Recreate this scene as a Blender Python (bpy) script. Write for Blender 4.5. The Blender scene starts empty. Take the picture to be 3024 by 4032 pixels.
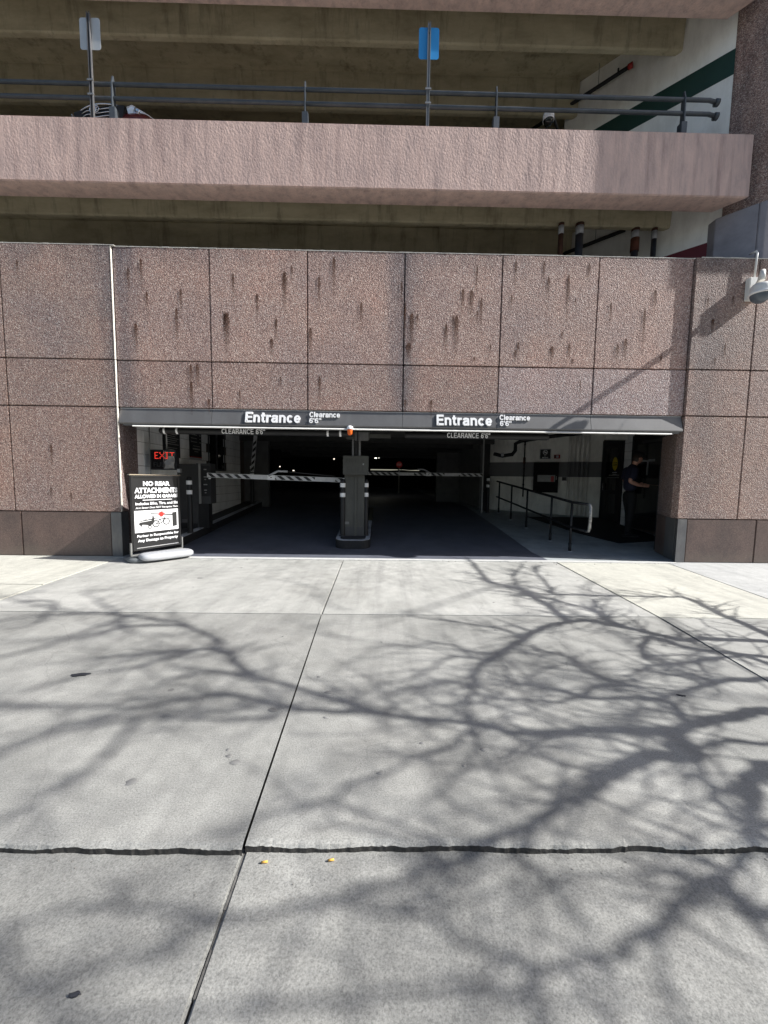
import bpy, bmesh, math, random
from math import sin, cos, radians, pi
from mathutils import Vector, Matrix
random.seed(7)
scene = bpy.context.scene
col = scene.collection

# ---------------------------------------------------------------- camera
cd = bpy.data.cameras.new('camera'); cam = bpy.data.objects.new('camera', cd); col.objects.link(cam)
PITCH, YAW, ROLL, CAMH, CAMD = radians(4.808), radians(0.770), radians(-0.770), 1.25, 6.059
F = Vector((sin(YAW)*cos(PITCH), cos(YAW)*cos(PITCH), -sin(PITCH)))
Rt = Vector((cos(YAW), -sin(YAW), 0)); Up = Rt.cross(F)
R2 = Rt*cos(ROLL) - Up*sin(ROLL); U2 = Rt*sin(ROLL) + Up*cos(ROLL)
M = Matrix((R2, U2, -F)).transposed().to_4x4(); M.translation = Vector((0, -CAMD, CAMH))
cam.matrix_world = M
cd.sensor_fit = 'VERTICAL'; cd.sensor_height = 24.0; cd.lens = 24.0*1531/4032
cd.clip_start = 0.05; cd.clip_end = 600
scene.camera = cam

# ---------------------------------------------------------------- light
SD = Vector((-1.0, 0.13, -0.80)).normalized()          # direction the sunlight travels
w = bpy.data.worlds.new("World"); scene.world = w; w.use_nodes = True
nt = w.node_tree; bg = nt.nodes['Background']
sky = nt.nodes.new('ShaderNodeTexSky'); sky.sky_type = 'NISHITA'; sky.sun_disc = False
sky.sun_elevation = math.asin(-SD.z); sky.sun_rotation = math.atan2(-SD.x, -SD.y)
nt.links.new(sky.outputs[0], bg.inputs[0]); bg.inputs[1].default_value = 0.085
sky.dust_density = 2.0; sky.air_density = 1.0; sky.ozone_density = .8
sl = bpy.data.lights.new('sun', 'SUN'); sl.energy = 5.0; sl.angle = radians(0.47); sl.color = (1.0, 0.98, 0.95)
so = bpy.data.objects.new('sun', sl); col.objects.link(so); so.location = (8, -8, 12)
so.rotation_euler = SD.to_track_quat('-Z', 'Y').to_euler()
scene.view_settings.view_transform = 'Standard'; scene.view_settings.look = 'None'
scene.view_settings.exposure = 0.70; scene.view_settings.gamma = 1.0
scene.view_settings.use_curve_mapping = False

# ---------------------------------------------------------------- helpers
class MB:
    def __init__(s): s.v = []; s.f = []; s.sm = []
    def add(s, vs, fs, smooth=False):
        o = len(s.v); s.v += [tuple(v) for v in vs]; s.f += [tuple(i+o for i in f) for f in fs]; s.sm += [smooth]*len(fs); return s
    def box(s, x0, x1, y0, y1, z0, z1, m=None):
        vs = [Vector(p) for p in ((x0,y0,z0),(x1,y0,z0),(x1,y1,z0),(x0,y1,z0),(x0,y0,z1),(x1,y0,z1),(x1,y1,z1),(x0,y1,z1))]
        if m: vs = [m @ v for v in vs]
        return s.add(vs, [(0,3,2,1),(4,5,6,7),(0,1,5,4),(1,2,6,5),(2,3,7,6),(3,0,4,7)])
    def prism(s, poly, z0, z1):                      # poly in xy counter-clockwise
        n = len(poly); vs = [(x,y,z0) for x,y in poly]+[(x,y,z1) for x,y in poly]
        return s.add(vs, [tuple(range(n))[::-1], tuple(range(n,2*n))]+[(i,(i+1)%n,n+(i+1)%n,n+i) for i in range(n)])
    def xprism(s, poly, x0, x1):                     # poly of (y,z)
        n = len(poly); vs = [(x0,y,z) for y,z in poly]+[(x1,y,z) for y,z in poly]
        return s.add(vs, [tuple(range(n))[::-1], tuple(range(n,2*n))]+[(i,(i+1)%n,n+(i+1)%n,n+i) for i in range(n)])
    def yprism(s, poly, y0, y1):                     # poly of (x,z)
        n = len(poly); vs = [(x,y0,z) for x,z in poly]+[(x,y1,z) for x,z in poly]
        return s.add(vs, [tuple(range(n)), tuple(range(n,2*n))[::-1]]+[(i,n+i,n+(i+1)%n,(i+1)%n) for i in range(n)])
    def quad(s, a, b, c, d): return s.add([a,b,c,d], [(0,1,2,3)])
    def tube(s, pts, r, n=12, caps=True, smooth=True):
        pts = [Vector(p) for p in pts]; rr = r if isinstance(r,(list,tuple)) else [r]*len(pts)
        vs = []; ref = None
        for i,p in enumerate(pts):
            t = (pts[min(i+1,len(pts)-1)]-pts[max(i-1,0)]).normalized()
            if ref is None: ref = t.orthogonal().normalized()
            else:
                ref = (ref - t*ref.dot(t))
                ref = ref.normalized() if ref.length > 1e-5 else t.orthogonal().normalized()
            b = t.cross(ref)
            for k in range(n):
                a = 2*pi*k/n; vs.append(p+(ref*cos(a)+b*sin(a))*rr[i])
        fs = [(i*n+k, i*n+(k+1)%n, (i+1)*n+(k+1)%n, (i+1)*n+k) for i in range(len(pts)-1) for k in range(n)]
        s.add(vs, fs, smooth)
        if caps:
            o = len(s.v)-len(vs); s.f.append(tuple(o+k for k in range(n))[::-1]); s.sm.append(False)
            s.f.append(tuple(o+(len(pts)-1)*n+k for k in range(n))); s.sm.append(False)
        return s
    def lathe(s, prof, c, n=20, m=None):             # prof of (r,z) from bottom to top, about z at c
        vs = []
        for r,z in prof:
            for k in range(n):
                a = 2*pi*k/n; v = Vector((r*cos(a), r*sin(a), z)); v = (m @ v) if m else v; vs.append(v+Vector(c))
        fs = [(i*n+k, i*n+(k+1)%n, (i+1)*n+(k+1)%n, (i+1)*n+k) for i in range(len(prof)-1) for k in range(n)]
        return s.add(vs, fs, True)
    def mesh(s, name):
        me = bpy.data.meshes.new(name); me.from_pydata(s.v, [], s.f)
        me.polygons.foreach_set('use_smooth', s.sm); me.validate(); me.update(); return me
    def build(s, name, mat, parent=None, bevel=0, seg=2):
        me = s.mesh(name); me.materials.append(mat)
        o = bpy.data.objects.new(name, me); col.objects.link(o)
        if parent: 
            o.parent = parent; o.matrix_parent_inverse = parent.matrix_basis.inverted()
        if bevel:
            bm = bmesh.new(); bm.from_mesh(me)
            es = [e for e in bm.edges if len(e.link_faces)==2 and e.calc_face_angle(0) > 0.6]
            bmesh.ops.bevel(bm, geom=es, offset=bevel, segments=seg, affect='EDGES', clamp_overlap=True)
            bm.to_mesh(me); bm.free()
        return o
def tag(o, label=None, cat=None, group=None, kind=None):
    if label: o['label'] = label
    if cat: o['category'] = cat
    if group: o['group'] = group
    if kind: o['kind'] = kind
    return o
def thing(name, label, cat, loc=(0,0,0), rz=0, group=None):
    o = bpy.data.objects.new(name, None); col.objects.link(o); o.location = loc; o.rotation_euler = (0,0,rz)
    o.empty_display_size = .2
    bpy.context.view_layer.update() if False else None
    o.matrix_basis = Matrix.Translation(loc) @ Matrix.Rotation(rz, 4, 'Z')
    return tag(o, label, cat, group)
def local(o, parent):                                 # parent without keeping world placement
    o.parent = parent; o.matrix_parent_inverse = Matrix(); return o
def copy_tree(o, parent=None):
    c = o.copy(); col.objects.link(c)
    if parent: c.parent = parent
    for ch in list(o.children): copy_tree(ch, c)
    return c

# ---------------------------------------------------------------- materials
def new_mat(name, color, rough=.6, metal=0, spec=.5):
    m = bpy.data.materials.new(name); m.use_nodes = True; b = m.node_tree.nodes['Principled BSDF']
    b.inputs['Base Color'].default_value = (*color, 1); b.inputs['Roughness'].default_value = rough
    b.inputs['Metallic'].default_value = metal; b.inputs['Specular IOR Level'].default_value = spec
    return m
class NT:
    def __init__(s, m): s.t = m.node_tree; s.b = s.t.nodes['Principled BSDF']; s.pos = None
    def n(s, typ, **kw):
        o = s.t.nodes.new(typ)
        for k,v in kw.items():
            if k.startswith('i_'):
                o.inputs[int(k[2:]) if k[2:].isdigit() else k[2:]].default_value = v
            else: setattr(o, k, v)
        return o
    def l(s, a, b): s.t.links.new(a, b)
    def P(s):
        if not s.pos: s.pos = s.n('ShaderNodeNewGeometry').outputs['Position']
        return s.pos
    def mapped(s, scale=(1,1,1), loc=(0,0,0)):
        m = s.n('ShaderNodeMapping'); s.l(s.P(), m.inputs[0]); m.inputs['Scale'].default_value = scale; m.inputs['Location'].default_value = loc; return m.outputs[0]
    def noise(s, scale, detail=4, rough=.55, vec=None):
        o = s.n('ShaderNodeTexNoise'); o.inputs['Scale'].default_value = scale; o.inputs['Detail'].default_value = detail
        o.inputs['Roughness'].default_value = rough; s.l(vec or s.P(), o.inputs['Vector']); return o.outputs[0]
    def vor(s, scale, vec=None, out='Color', feature='F1'):
        o = s.n('ShaderNodeTexVoronoi', feature=feature); o.inputs['Scale'].default_value = scale; s.l(vec or s.P(), o.inputs['Vector']); return o.outputs[out]
    def n_warp(s, amt):
        nn_ = s.n('ShaderNodeTexNoise'); nn_.inputs['Scale'].default_value = 1.1; nn_.inputs['Detail'].default_value = 5; s.l(s.P(), nn_.inputs['Vector'])
        a = s.n('ShaderNodeVectorMath', operation='MULTIPLY_ADD'); s.l(nn_.outputs[1], a.inputs[0]); a.inputs[1].default_value = (amt*2,)*3; s.l(s.P(), a.inputs[2]); return a.outputs[0]
    def ramp(s, fac, stops, interp='LINEAR'):
        o = s.n('ShaderNodeValToRGB'); o.color_ramp.interpolation = interp
        e = o.color_ramp.elements
        while len(e) > 1: e.remove(e[-1])
        e[0].position = stops[0][0]; e[0].color = (*stops[0][1], 1)
        for p,c in stops[1:]:
            x = e.new(p); x.color = (*c, 1)
        s.l(fac, o.inputs[0]); return o.outputs[0]
    def mix(s, fac, a, b, mode='MIX'):
        o = s.n('ShaderNodeMix', data_type='RGBA', blend_type=mode)
        for sock, val in ((o.inputs[0], fac), (o.inputs[6], a), (o.inputs[7], b)):
            if isinstance(val, (int, float)): sock.default_value = val
            elif isinstance(val, tuple): sock.default_value = (*val, 1)
            else: s.l(val, sock)
        return o.outputs[2]
    def math(s, op, a, b=None, c=None, clamp=False):
        o = s.n('ShaderNodeMath', operation=op, use_clamp=clamp)
        for i,v in enumerate((a,b,c)):
            if v is None: continue
            if isinstance(v,(int,float)): o.inputs[i].default_value = v
            else: s.l(v, o.inputs[i])
        return o.outputs[0]
    def sep(s, v=None):
        o = s.n('ShaderNodeSeparateXYZ'); s.l(v or s.P(), o.inputs[0]); return o.outputs
    def base(s, c): s.l(c, s.b.inputs['Base Color'])
    def bump(s, h, strength=.4, dist=.01, normal=None):
        o = s.n('ShaderNodeBump'); o.inputs['Strength'].default_value = strength; o.inputs['Distance'].default_value = dist
        s.l(h, o.inputs['Height']); 
        if normal: s.l(normal, o.inputs['Normal'])
        s.l(o.outputs[0], s.b.inputs['Normal']); return o.outputs[0]
G3 = lambda v: (v,v,v)

def worn(name, color, rough=.6, metal=0, var=.25, scale=6, bump=.15, dirt=(0.3,0.25,0.2), dirtamt=.0):
    m = new_mat(name, color, rough, metal); t = NT(m)
    n = t.noise(scale, 5, .65)
    c = t.mix(1.0, color, t.ramp(n, [(.25, G3(1-var)), (.75, G3(1+var*.6))]), 'MULTIPLY')
    if dirtamt:
        d = t.noise(2.3, 5, .7, t.mapped((1.5,1.5,.5)))
        c = t.mix(t.ramp(d, [(.45,G3(0)),(.7,G3(dirtamt))]), c, dirt)
    t.base(c)
    f = t.noise(120, 3); t.bump(f, bump, .002)
    return m

# exposed-aggregate granite panels
def granite():
    m = new_mat('rough_granite', (.2,.15,.13), .78); t = NT(m)
    v1 = t.vor(98); bw = t.n('ShaderNodeRGBToBW'); t.l(v1, bw.inputs[0])
    c = t.ramp(bw.outputs[0], [(0,(.125,.076,.065)),(.28,(.255,.168,.146)),(.5,(.395,.27,.232)),(.72,(.49,.365,.315)),(.86,(.65,.54,.475)),(1,(.84,.76,.68))])
    n2 = t.noise(38, 3, .6); c = t.mix(.75, c, t.ramp(n2,[(.3,G3(.66)),(.7,G3(1.3))]), 'MULTIPLY')
    n3 = t.noise(.9, 5, .6); c = t.mix(1.0, c, t.ramp(n3,[(.3,(.82,.86,.92)),(.55,(1.0,.98,.96)),(.75,(1.15,1.0,.94))]), 'MULTIPLY')
    # grimy bands beside the wide joints, streaked downwards
    X,Y,Z = t.sep()[:3]
    wob = t.noise(1.6, 5, .7, t.mapped((3,3,.7)))
    def band(c0, wd):
        d = t.math('ABSOLUTE', t.math('SUBTRACT', X, c0)); d = t.math('ADD', d, t.math('MULTIPLY', t.math('SUBTRACT', wob, .5), wd*1.8))
        return t.math('SUBTRACT', 1.0, t.math('DIVIDE', d, wd), clamp=True)
    b = t.math('MAXIMUM', t.math('MAXIMUM', band(-3.86,.36), band(.33,.30)), t.math('MULTIPLY', band(5.0,.6), .6))
    b = t.math('MULTIPLY', b, 1.1, clamp=True)
    c = t.mix(t.math('MULTIPLY', b, .85), c, t.mix(1.0, c, (.48,.56,.66), 'MULTIPLY'))
    # soot under the coping
    zt = t.math('SUBTRACT', 1.0, t.math('DIVIDE', t.math('SUBTRACT', 4.62, Z), .35), clamp=True)
    zt = t.math('MULTIPLY', zt, t.ramp(t.noise(2.0,5,.7,t.mapped((3,3,.6))), [(.35,G3(0)),(.65,G3(.8))]))
    zt = t.math('MULTIPLY', zt, t.math('GREATER_THAN', Z, 4.2))
    c = t.mix(zt, c, t.mix(1.0, c, (.5,.52,.56), 'MULTIPLY'))
    # rusty streak field
    st = t.noise(1.0, 6, .7, t.mapped((14,14,1.1))); 
    c = t.mix(t.ramp(st,[(.57,G3(0)),(.72,G3(.38))]), c, t.mix(1.0, c, (.75,.5,.42), 'MULTIPLY'))
    oi = t.n('ShaderNodeObjectInfo'); c = t.mix(1.0, c, oi.outputs['Color'], 'MULTIPLY')
    # bright quartz chips
    sp = t.vor(150, out='Color'); bw2 = t.n('ShaderNodeRGBToBW'); t.l(sp, bw2.inputs[0])
    c = t.mix(t.ramp(bw2.outputs[0],[(.90,G3(0)),(.92,G3(.85))]), c, (.8,.76,.7))
    t.base(c)
    h1 = t.vor(62, out='Distance'); h2 = t.noise(55, 3, .7)
    h = t.math('ADD', t.math('MULTIPLY', h1, -1.0), t.math('MULTIPLY', h2, 1.4))
    t.bump(h, .8, .010)
    return m
GRAN = granite()
def plinthm():
    m = new_mat('honed_granite', (.12,.09,.08), .42); t = NT(m)
    bw = t.n('ShaderNodeRGBToBW'); t.l(t.vor(160), bw.inputs[0])
    c = t.ramp(bw.outputs[0], [(0,(.075,.052,.046)),(.5,(.125,.088,.078)),(.9,(.19,.145,.125)),(1,(.28,.23,.2))])
    n = t.noise(1.4, 6, .7, t.mapped((1.4,1.4,.9))); c = t.mix(1.0, c, t.ramp(n,[(.3,(.6,.6,.62)),(.7,(1.25,1.15,1.1))]), 'MULTIPLY')
    Z = t.sep()[2]; g = t.math('SUBTRACT', 1.0, t.math('DIVIDE', Z, .22), clamp=True)
    g = t.math('MULTIPLY', g, t.ramp(t.noise(5,5,.7), [(.3,G3(.2)),(.7,G3(.9))]))
    c = t.mix(g, c, (.16,.13,.105)); t.base(c)
    t.bump(t.noise(90,3), .15, .002); return m
PLIN = plinthm()
def pinkm():
    m = new_mat('pink_stucco', (.42,.29,.27), .8); t = NT(m)
    n = t.noise(3.0, 6, .7, t.mapped((2.2,2.2,.55)))
    c = t.ramp(n, [(.25,(.40,.295,.27)),(.45,(.56,.41,.365)),(.6,(.65,.47,.41)),(.8,(.71,.56,.49))])
    st = t.noise(1.0, 6, .72, t.mapped((9,9,.5)))
    c = t.mix(t.ramp(st,[(.48,G3(0)),(.70,G3(.7))]), c, t.mix(1.0,c,(.60,.57,.58),'MULTIPLY'))
    t.base(c)
    v = t.vor(34, vec=t.mapped((1,1,.7)), out='Distance'); f = t.noise(60,4,.7); lo = t.noise(7,3)
    h = t.math('ADD', t.math('MULTIPLY', t.math('MULTIPLY',v,lo), -1.6), f)
    t.bump(h, .5, .010); return m
PINK = pinkm()
def olivem():
    m = new_mat('aged_concrete', (.3,.26,.18), .85); t = NT(m)
    n = t.noise(2.0, 6, .7, t.mapped((.6,1.5,1.5)))
    c = t.ramp(n, [(.25,(.30,.26,.17)),(.5,(.47,.415,.28)),(.75,(.60,.54,.38))])
    s = t.noise(1.0, 6, .75, t.mapped((5,5,.6)))
    c = t.mix(t.ramp(s,[(.52,G3(0)),(.72,G3(.65))]), c, (.10,.085,.06)); t.base(c)
    t.bump(t.noise(30,5,.7), .3, .006); return m
OLIV = olivem()
def concrete(name, lo, hi, broom=True, stain=.35, tint=None):
    m = new_mat(name, hi, .82); t = NT(m)
    n = t.noise(1.1, 7, .68); c = t.ramp(n, [(.28,lo),(.72,hi)])
    n2 = t.noise(9, 5, .7); c = t.mix(.6, c, t.ramp(n2,[(.3,G3(.76)),(.7,G3(1.16))]), 'MULTIPLY')
    n3 = t.noise(160, 3, .8); c = t.mix(.9, c, t.ramp(n3,[(.32,G3(.56)),(.5,G3(1.0)),(.7,G3(1.36))]), 'MULTIPLY')
    sp = t.n('ShaderNodeRGBToBW'); t.l(t.vor(230), sp.inputs[0]); c = t.mix(t.ramp(sp.outputs[0],[(.0,G3(.6)),(.13,G3(0))]), c, t.mix(1.0,c,(.45,.45,.45),'MULTIPLY'))
    s = t.noise(.6, 6, .75, t.mapped((1,1,1),(3,7,0))); c = t.mix(t.ramp(s,[(.5,G3(0)),(.68,G3(stain))]), c, t.mix(1.0,c,(.62,.60,.58),'MULTIPLY'))
    # hairline map cracking and long faint tyre scuffs
    ck = t.vor(.55, out='Distance', feature='DISTANCE_TO_EDGE', vec=t.n_warp(.35))
    c = t.mix(t.ramp(ck,[(.0,G3(.28)),(.0035,G3(0))]), c, t.mix(1.0,c,(.5,.5,.5),'MULTIPLY')) if broom else c
    ty = t.noise(1.0, 5, .65, t.mapped((5,.35,1),(1.3,0,0))); c = t.mix(t.ramp(ty,[(.50,G3(0)),(.66,G3(.45))]), c, t.mix(1.0,c,(.66,.66,.67),'MULTIPLY'))
    g = t.vor(1.7, out='Distance'); g2 = t.math('ADD', g, t.math('MULTIPLY', t.noise(30,2), .02))
    c = t.mix(t.ramp(g2,[(.036,G3(.75)),(.042,G3(0))]), c, t.mix(1.0,c,(.5,.49,.5),'MULTIPLY'))
    oi = t.n('ShaderNodeObjectInfo'); c = t.mix(1.0, c, oi.outputs['Color'], 'MULTIPLY')
    t.base(c)
    bro = t.noise(1.0, 3, .6, t.mapped((2.5,190,1))) if broom else t.noise(70,3)
    h = t.math('ADD', t.math('MULTIPLY', bro, .9), t.math('MULTIPLY', t.noise(110,4,.75), 1.1))
    t.bump(h, .55, .0035); return m
CONC = concrete('driveway_concrete', (.262,.262,.244), (.462,.458,.428))
CREAM = concrete('pale_sidewalk_concrete', (.48,.475,.42), (.58,.57,.50), stain=.15)
COOL = concrete('cool_sidewalk_concrete', (.40,.405,.40), (.50,.505,.49), stain=.15)
LIPM = worn('shaded_broken_edge', (.060,.057,.052), .95, var=.7, scale=60, bump=1.0)  # step face darkened in colour for its shade, with dirt
GROUT = worn('dark_joint', (.045,.035,.03), .9, var=.3)
MORT = worn('backing_concrete', (.10,.075,.065), .9)
FASC = worn('grey_painted_metal', (.135,.132,.13), .42, .15, var=.12, scale=2.5, bump=.05, dirt=(.2,.2,.2), dirtamt=.35)
GUARD = worn('corner_guard_steel', (.15,.15,.155), .45, .5, var=.25, scale=5, dirt=(.3,.29,.27), dirtamt=.5)
TRIM = worn('white_trim', (.78,.77,.74), .5, var=.08)
RAILM = worn('slate_blue_paint', (.055,.067,.08), .5, .1, var=.2, dirt=(.3,.3,.3), dirtamt=.12)
WALLW = worn('white_wall_paint', (.90,.89,.84), .75, var=.08, scale=1.5, dirt=(.45,.42,.36), dirtamt=.35)
INTW = worn('interior_wall_paint', (.88,.86,.79), .7, var=.12, scale=2, dirt=(.3,.28,.24), dirtamt=.4)
CMU = worn('painted_block', (.80,.80,.79), .75, var=.12, scale=3, bump=.5, dirt=(.3,.3,.3), dirtamt=.35)
GREEN = worn('dark_green_paint', (.006,.042,.03), .6, var=.2)
MAROON = worn('maroon_paint', (.13,.008,.018), .6, var=.2)
STRIPE = worn('charcoal_stripe_paint', (.13,.132,.135), .6, var=.1)
BLACKP = worn('black_paint', (.010,.010,.011), .6, 0, var=.3, scale=9)
DARKG = worn('charcoal_cabinet', (.05,.05,.052), .5, .1, var=.2)
SIGNG = worn('olive_grey_cabinet', (.062,.062,.055), .6, .1, var=.15, dirt=(.12,.12,.10), dirtamt=.4)
GALV = worn('galvanised_steel', (.30,.30,.29), .5, .6, var=.2, scale=10)
WHITEM = worn('white_reflective', (.82,.82,.82), .45, var=.06)
WHITEP = worn('white_letter', (.85,.85,.85), .5, var=.03)
ASPH = worn('garage_floor_coating', (.12,.128,.158), .55, var=.3, scale=2, bump=.5, dirt=(.17,.18,.20), dirtamt=.4)
WALKM = worn('garage_walk_concrete', (.38,.41,.415), .7, var=.25, scale=2, bump=.5, dirt=(.16,.17,.18), dirtamt=.5)
ROOFIN = worn('gloom_ceiling', (.05,.05,.048), .9, var=.3)  # near-black ceiling and wall colours paint in the garage's deep gloom
DEEPW = worn('gloom_wall', (.035,.035,.035), .9, var=.3)
KERBW = worn('white_kerb_paint', (.50,.52,.56), .7, var=.25, scale=12, dirt=(.12,.12,.13), dirtamt=.7)
KERBB = worn('black_kerb_paint', (.014,.014,.016), .7, var=.4, scale=14)
GREYP = worn('light_grey_plastic', (.42,.43,.45), .45, var=.08)
IVORY = worn('ivory_camera_shell', (.76,.75,.71), .4, var=.08)
BRN = worn('rusty_pipe', (.10,.045,.03), .8, .3, var=.5, scale=9, bump=.6)
PIPEG = worn('slate_pipe', (.045,.055,.075), .5, .2, var=.4, scale=6, dirt=(.12,.06,.04), dirtamt=.5)
ALU = worn('dull_sign_back', (.50,.52,.52), .45, .35, var=.08)
BLUE = worn('blue_sign', (.02,.26,.62), .5, var=.05)
CHROME = new_mat('chrome', (.75,.75,.76), .15, 1.0)
GLASSD = new_mat('dark_glass', (.006,.007,.008), .06); GLASSD.node_tree.nodes['Principled BSDF'].inputs['Specular IOR Level'].default_value = .6
AMBER = new_mat('amber_lens', (.75,.13,.015), .2)
RED = worn('red_paint', (.35,.02,.015), .5, var=.2)
YEL = worn('yellow_sticker', (.62,.46,.02), .5, var=.05)
MATM = worn('rubber_mat', (.010,.010,.011), .85, var=.3, bump=.6, scale=20)
BARK = worn('bark', (.10,.085,.07), .9, var=.4, scale=14, bump=.9)
def emis(name, colr, strength):
    m = new_mat(name, (0,0,0), .5); b = m.node_tree.nodes['Principled BSDF']
    b.inputs['Emission Color'].default_value = (*colr,1); b.inputs['Emission Strength'].default_value = strength; return m
LED = emis('red_led', (1.0,.05,.03), 1.1)
LAMPM = emis('lamp_tube', (1.0,.97,.82), 6)
LAMPDIM = emis('distant_lamp', (1.0,.9,.75), 1.2)
REDSIGN = emis('glow_stop_face', (.5,.02,.02), .03)  # sign is no lamp; faint glow stands in for light on it
def stripes():
    m = new_mat('barrier_stripes', (.6,.6,.6), .5); t = NT(m)
    tc = t.n('ShaderNodeTexCoord').outputs['Object']; o = t.n('ShaderNodeSeparateXYZ'); t.l(tc, o.inputs[0])
    a = t.math('ADD', o.outputs[0], t.math('MULTIPLY', o.outputs[2], 1.3))
    k = t.math('PINGPONG', a, .085); d = t.math('GREATER_THAN', k, .043)
    # plain white stretches between the striped ones
    q = t.math('PINGPONG', t.math('ADD', o.outputs[0], .18), .62); e = t.math('GREATER_THAN', q, .20)
    d = t.math('MULTIPLY', d, e)
    # the edges of the arm stay white
    ez = t.math('LESS_THAN', t.math('ABSOLUTE', o.outputs[2]), .038); d = t.math('MULTIPLY', d, ez)
    t.base(t.mix(d, t.mix(1.0,(.62,.62,.62),t.ramp(t.noise(8,4),[(.3,G3(.75)),(.7,G3(1.1))]),'MULTIPLY'), (.015,.015,.016))); return m
STRP = stripes()
def rustdecal():
    m = new_mat('rust_streak', (.05,.02,.012), .85); t = NT(m)
    uv = t.n('ShaderNodeUVMap').outputs[0]; o = t.n('ShaderNodeSeparateXYZ'); t.l(uv, o.inputs[0])
    wob = t.noise(38, 4, .75); U = t.math('SUBTRACT', o.outputs[0], .5)
    V = o.outputs[1]                                   # 1 at the top of the streak
    hw = t.math('MULTIPLY', t.math('ADD', t.math('MULTIPLY', V, .14), .16), t.math('MINIMUM', 1.0, t.math('POWER', t.math('MULTIPLY', t.math('SUBTRACT', 1.0, V), 5.5, clamp=False), .5)))
    e = t.math('SUBTRACT', 1.0, t.math('DIVIDE', t.math('ABSOLUTE', t.math('ADD', U, t.math('MULTIPLY', t.math('SUBTRACT', wob, .5), .35))), hw), clamp=True)
    fade = t.math('ADD', t.math('MULTIPLY', t.math('POWER', t.math('MAXIMUM', V, 0.0), 3.0), .75), t.math('MULTIPLY', V, .55))
    top = t.math('DIVIDE', t.math('SUBTRACT', 1.0, V), .06, clamp=True)
    a = t.math('MULTIPLY', t.math('MULTIPLY', t.math('MULTIPLY', e, 2.6, clamp=True), fade), top)
    a = t.math('MULTIPLY', a, t.ramp(t.noise(70,3,.8),[(.30,G3(.45)),(.6,G3(1.0))]))
    a = t.math('MULTIPLY', a, .92, clamp=True)
    t.l(a, t.b.inputs['Alpha'])
    t.base(t.mix(t.noise(9,2), (.035,.015,.010), (.13,.048,.020)))
    return m
RUST = rustdecal()

def text_obj(txt, x0, x1, z0, z1, y, mat, parent, name='lettering', depth=.004, bold=0.0, shear=0.0, spacing=1.0, M=None):
    cu = bpy.data.curves.new(name, 'FONT'); cu.body = txt; cu.size = 1; cu.offset = bold; cu.shear = shear
    cu.space_character = spacing; cu.fill_mode = 'FRONT' if depth < .0005 else 'BOTH'; cu.extrude = depth/2; cu.resolution_u = 4
    to = bpy.data.objects.new(name, cu); col.objects.link(to)
    dg = bpy.context.evaluated_depsgraph_get(); me = bpy.data.meshes.new_from_object(to.evaluated_get(dg))
    bpy.data.objects.remove(to); bpy.data.curves.remove(cu)
    xs = [v.co.x for v in me.vertices]; ys = [v.co.y for v in me.vertices]
    ax, bx, ay, by = min(xs), max(xs), min(ys), max(ys)
    for v in me.vertices:
        X = x0+(v.co.x-ax)/(bx-ax)*(x1-x0); Z = z0+(v.co.y-ay)/(by-ay)*(z1-z0); p = Vector((X, y-v.co.z, Z))
        v.co = (M @ p) if M else p
    me.materials.clear(); me.materials.append(mat)
    o = bpy.data.objects.new(name, me); col.objects.link(o)
    if parent: o.parent = parent; o.matrix_parent_inverse = parent.matrix_basis.inverted()
    return o
def zf(Y, o=0): return min(max(.078*(Y-.7), 0), .42)+o

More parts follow.
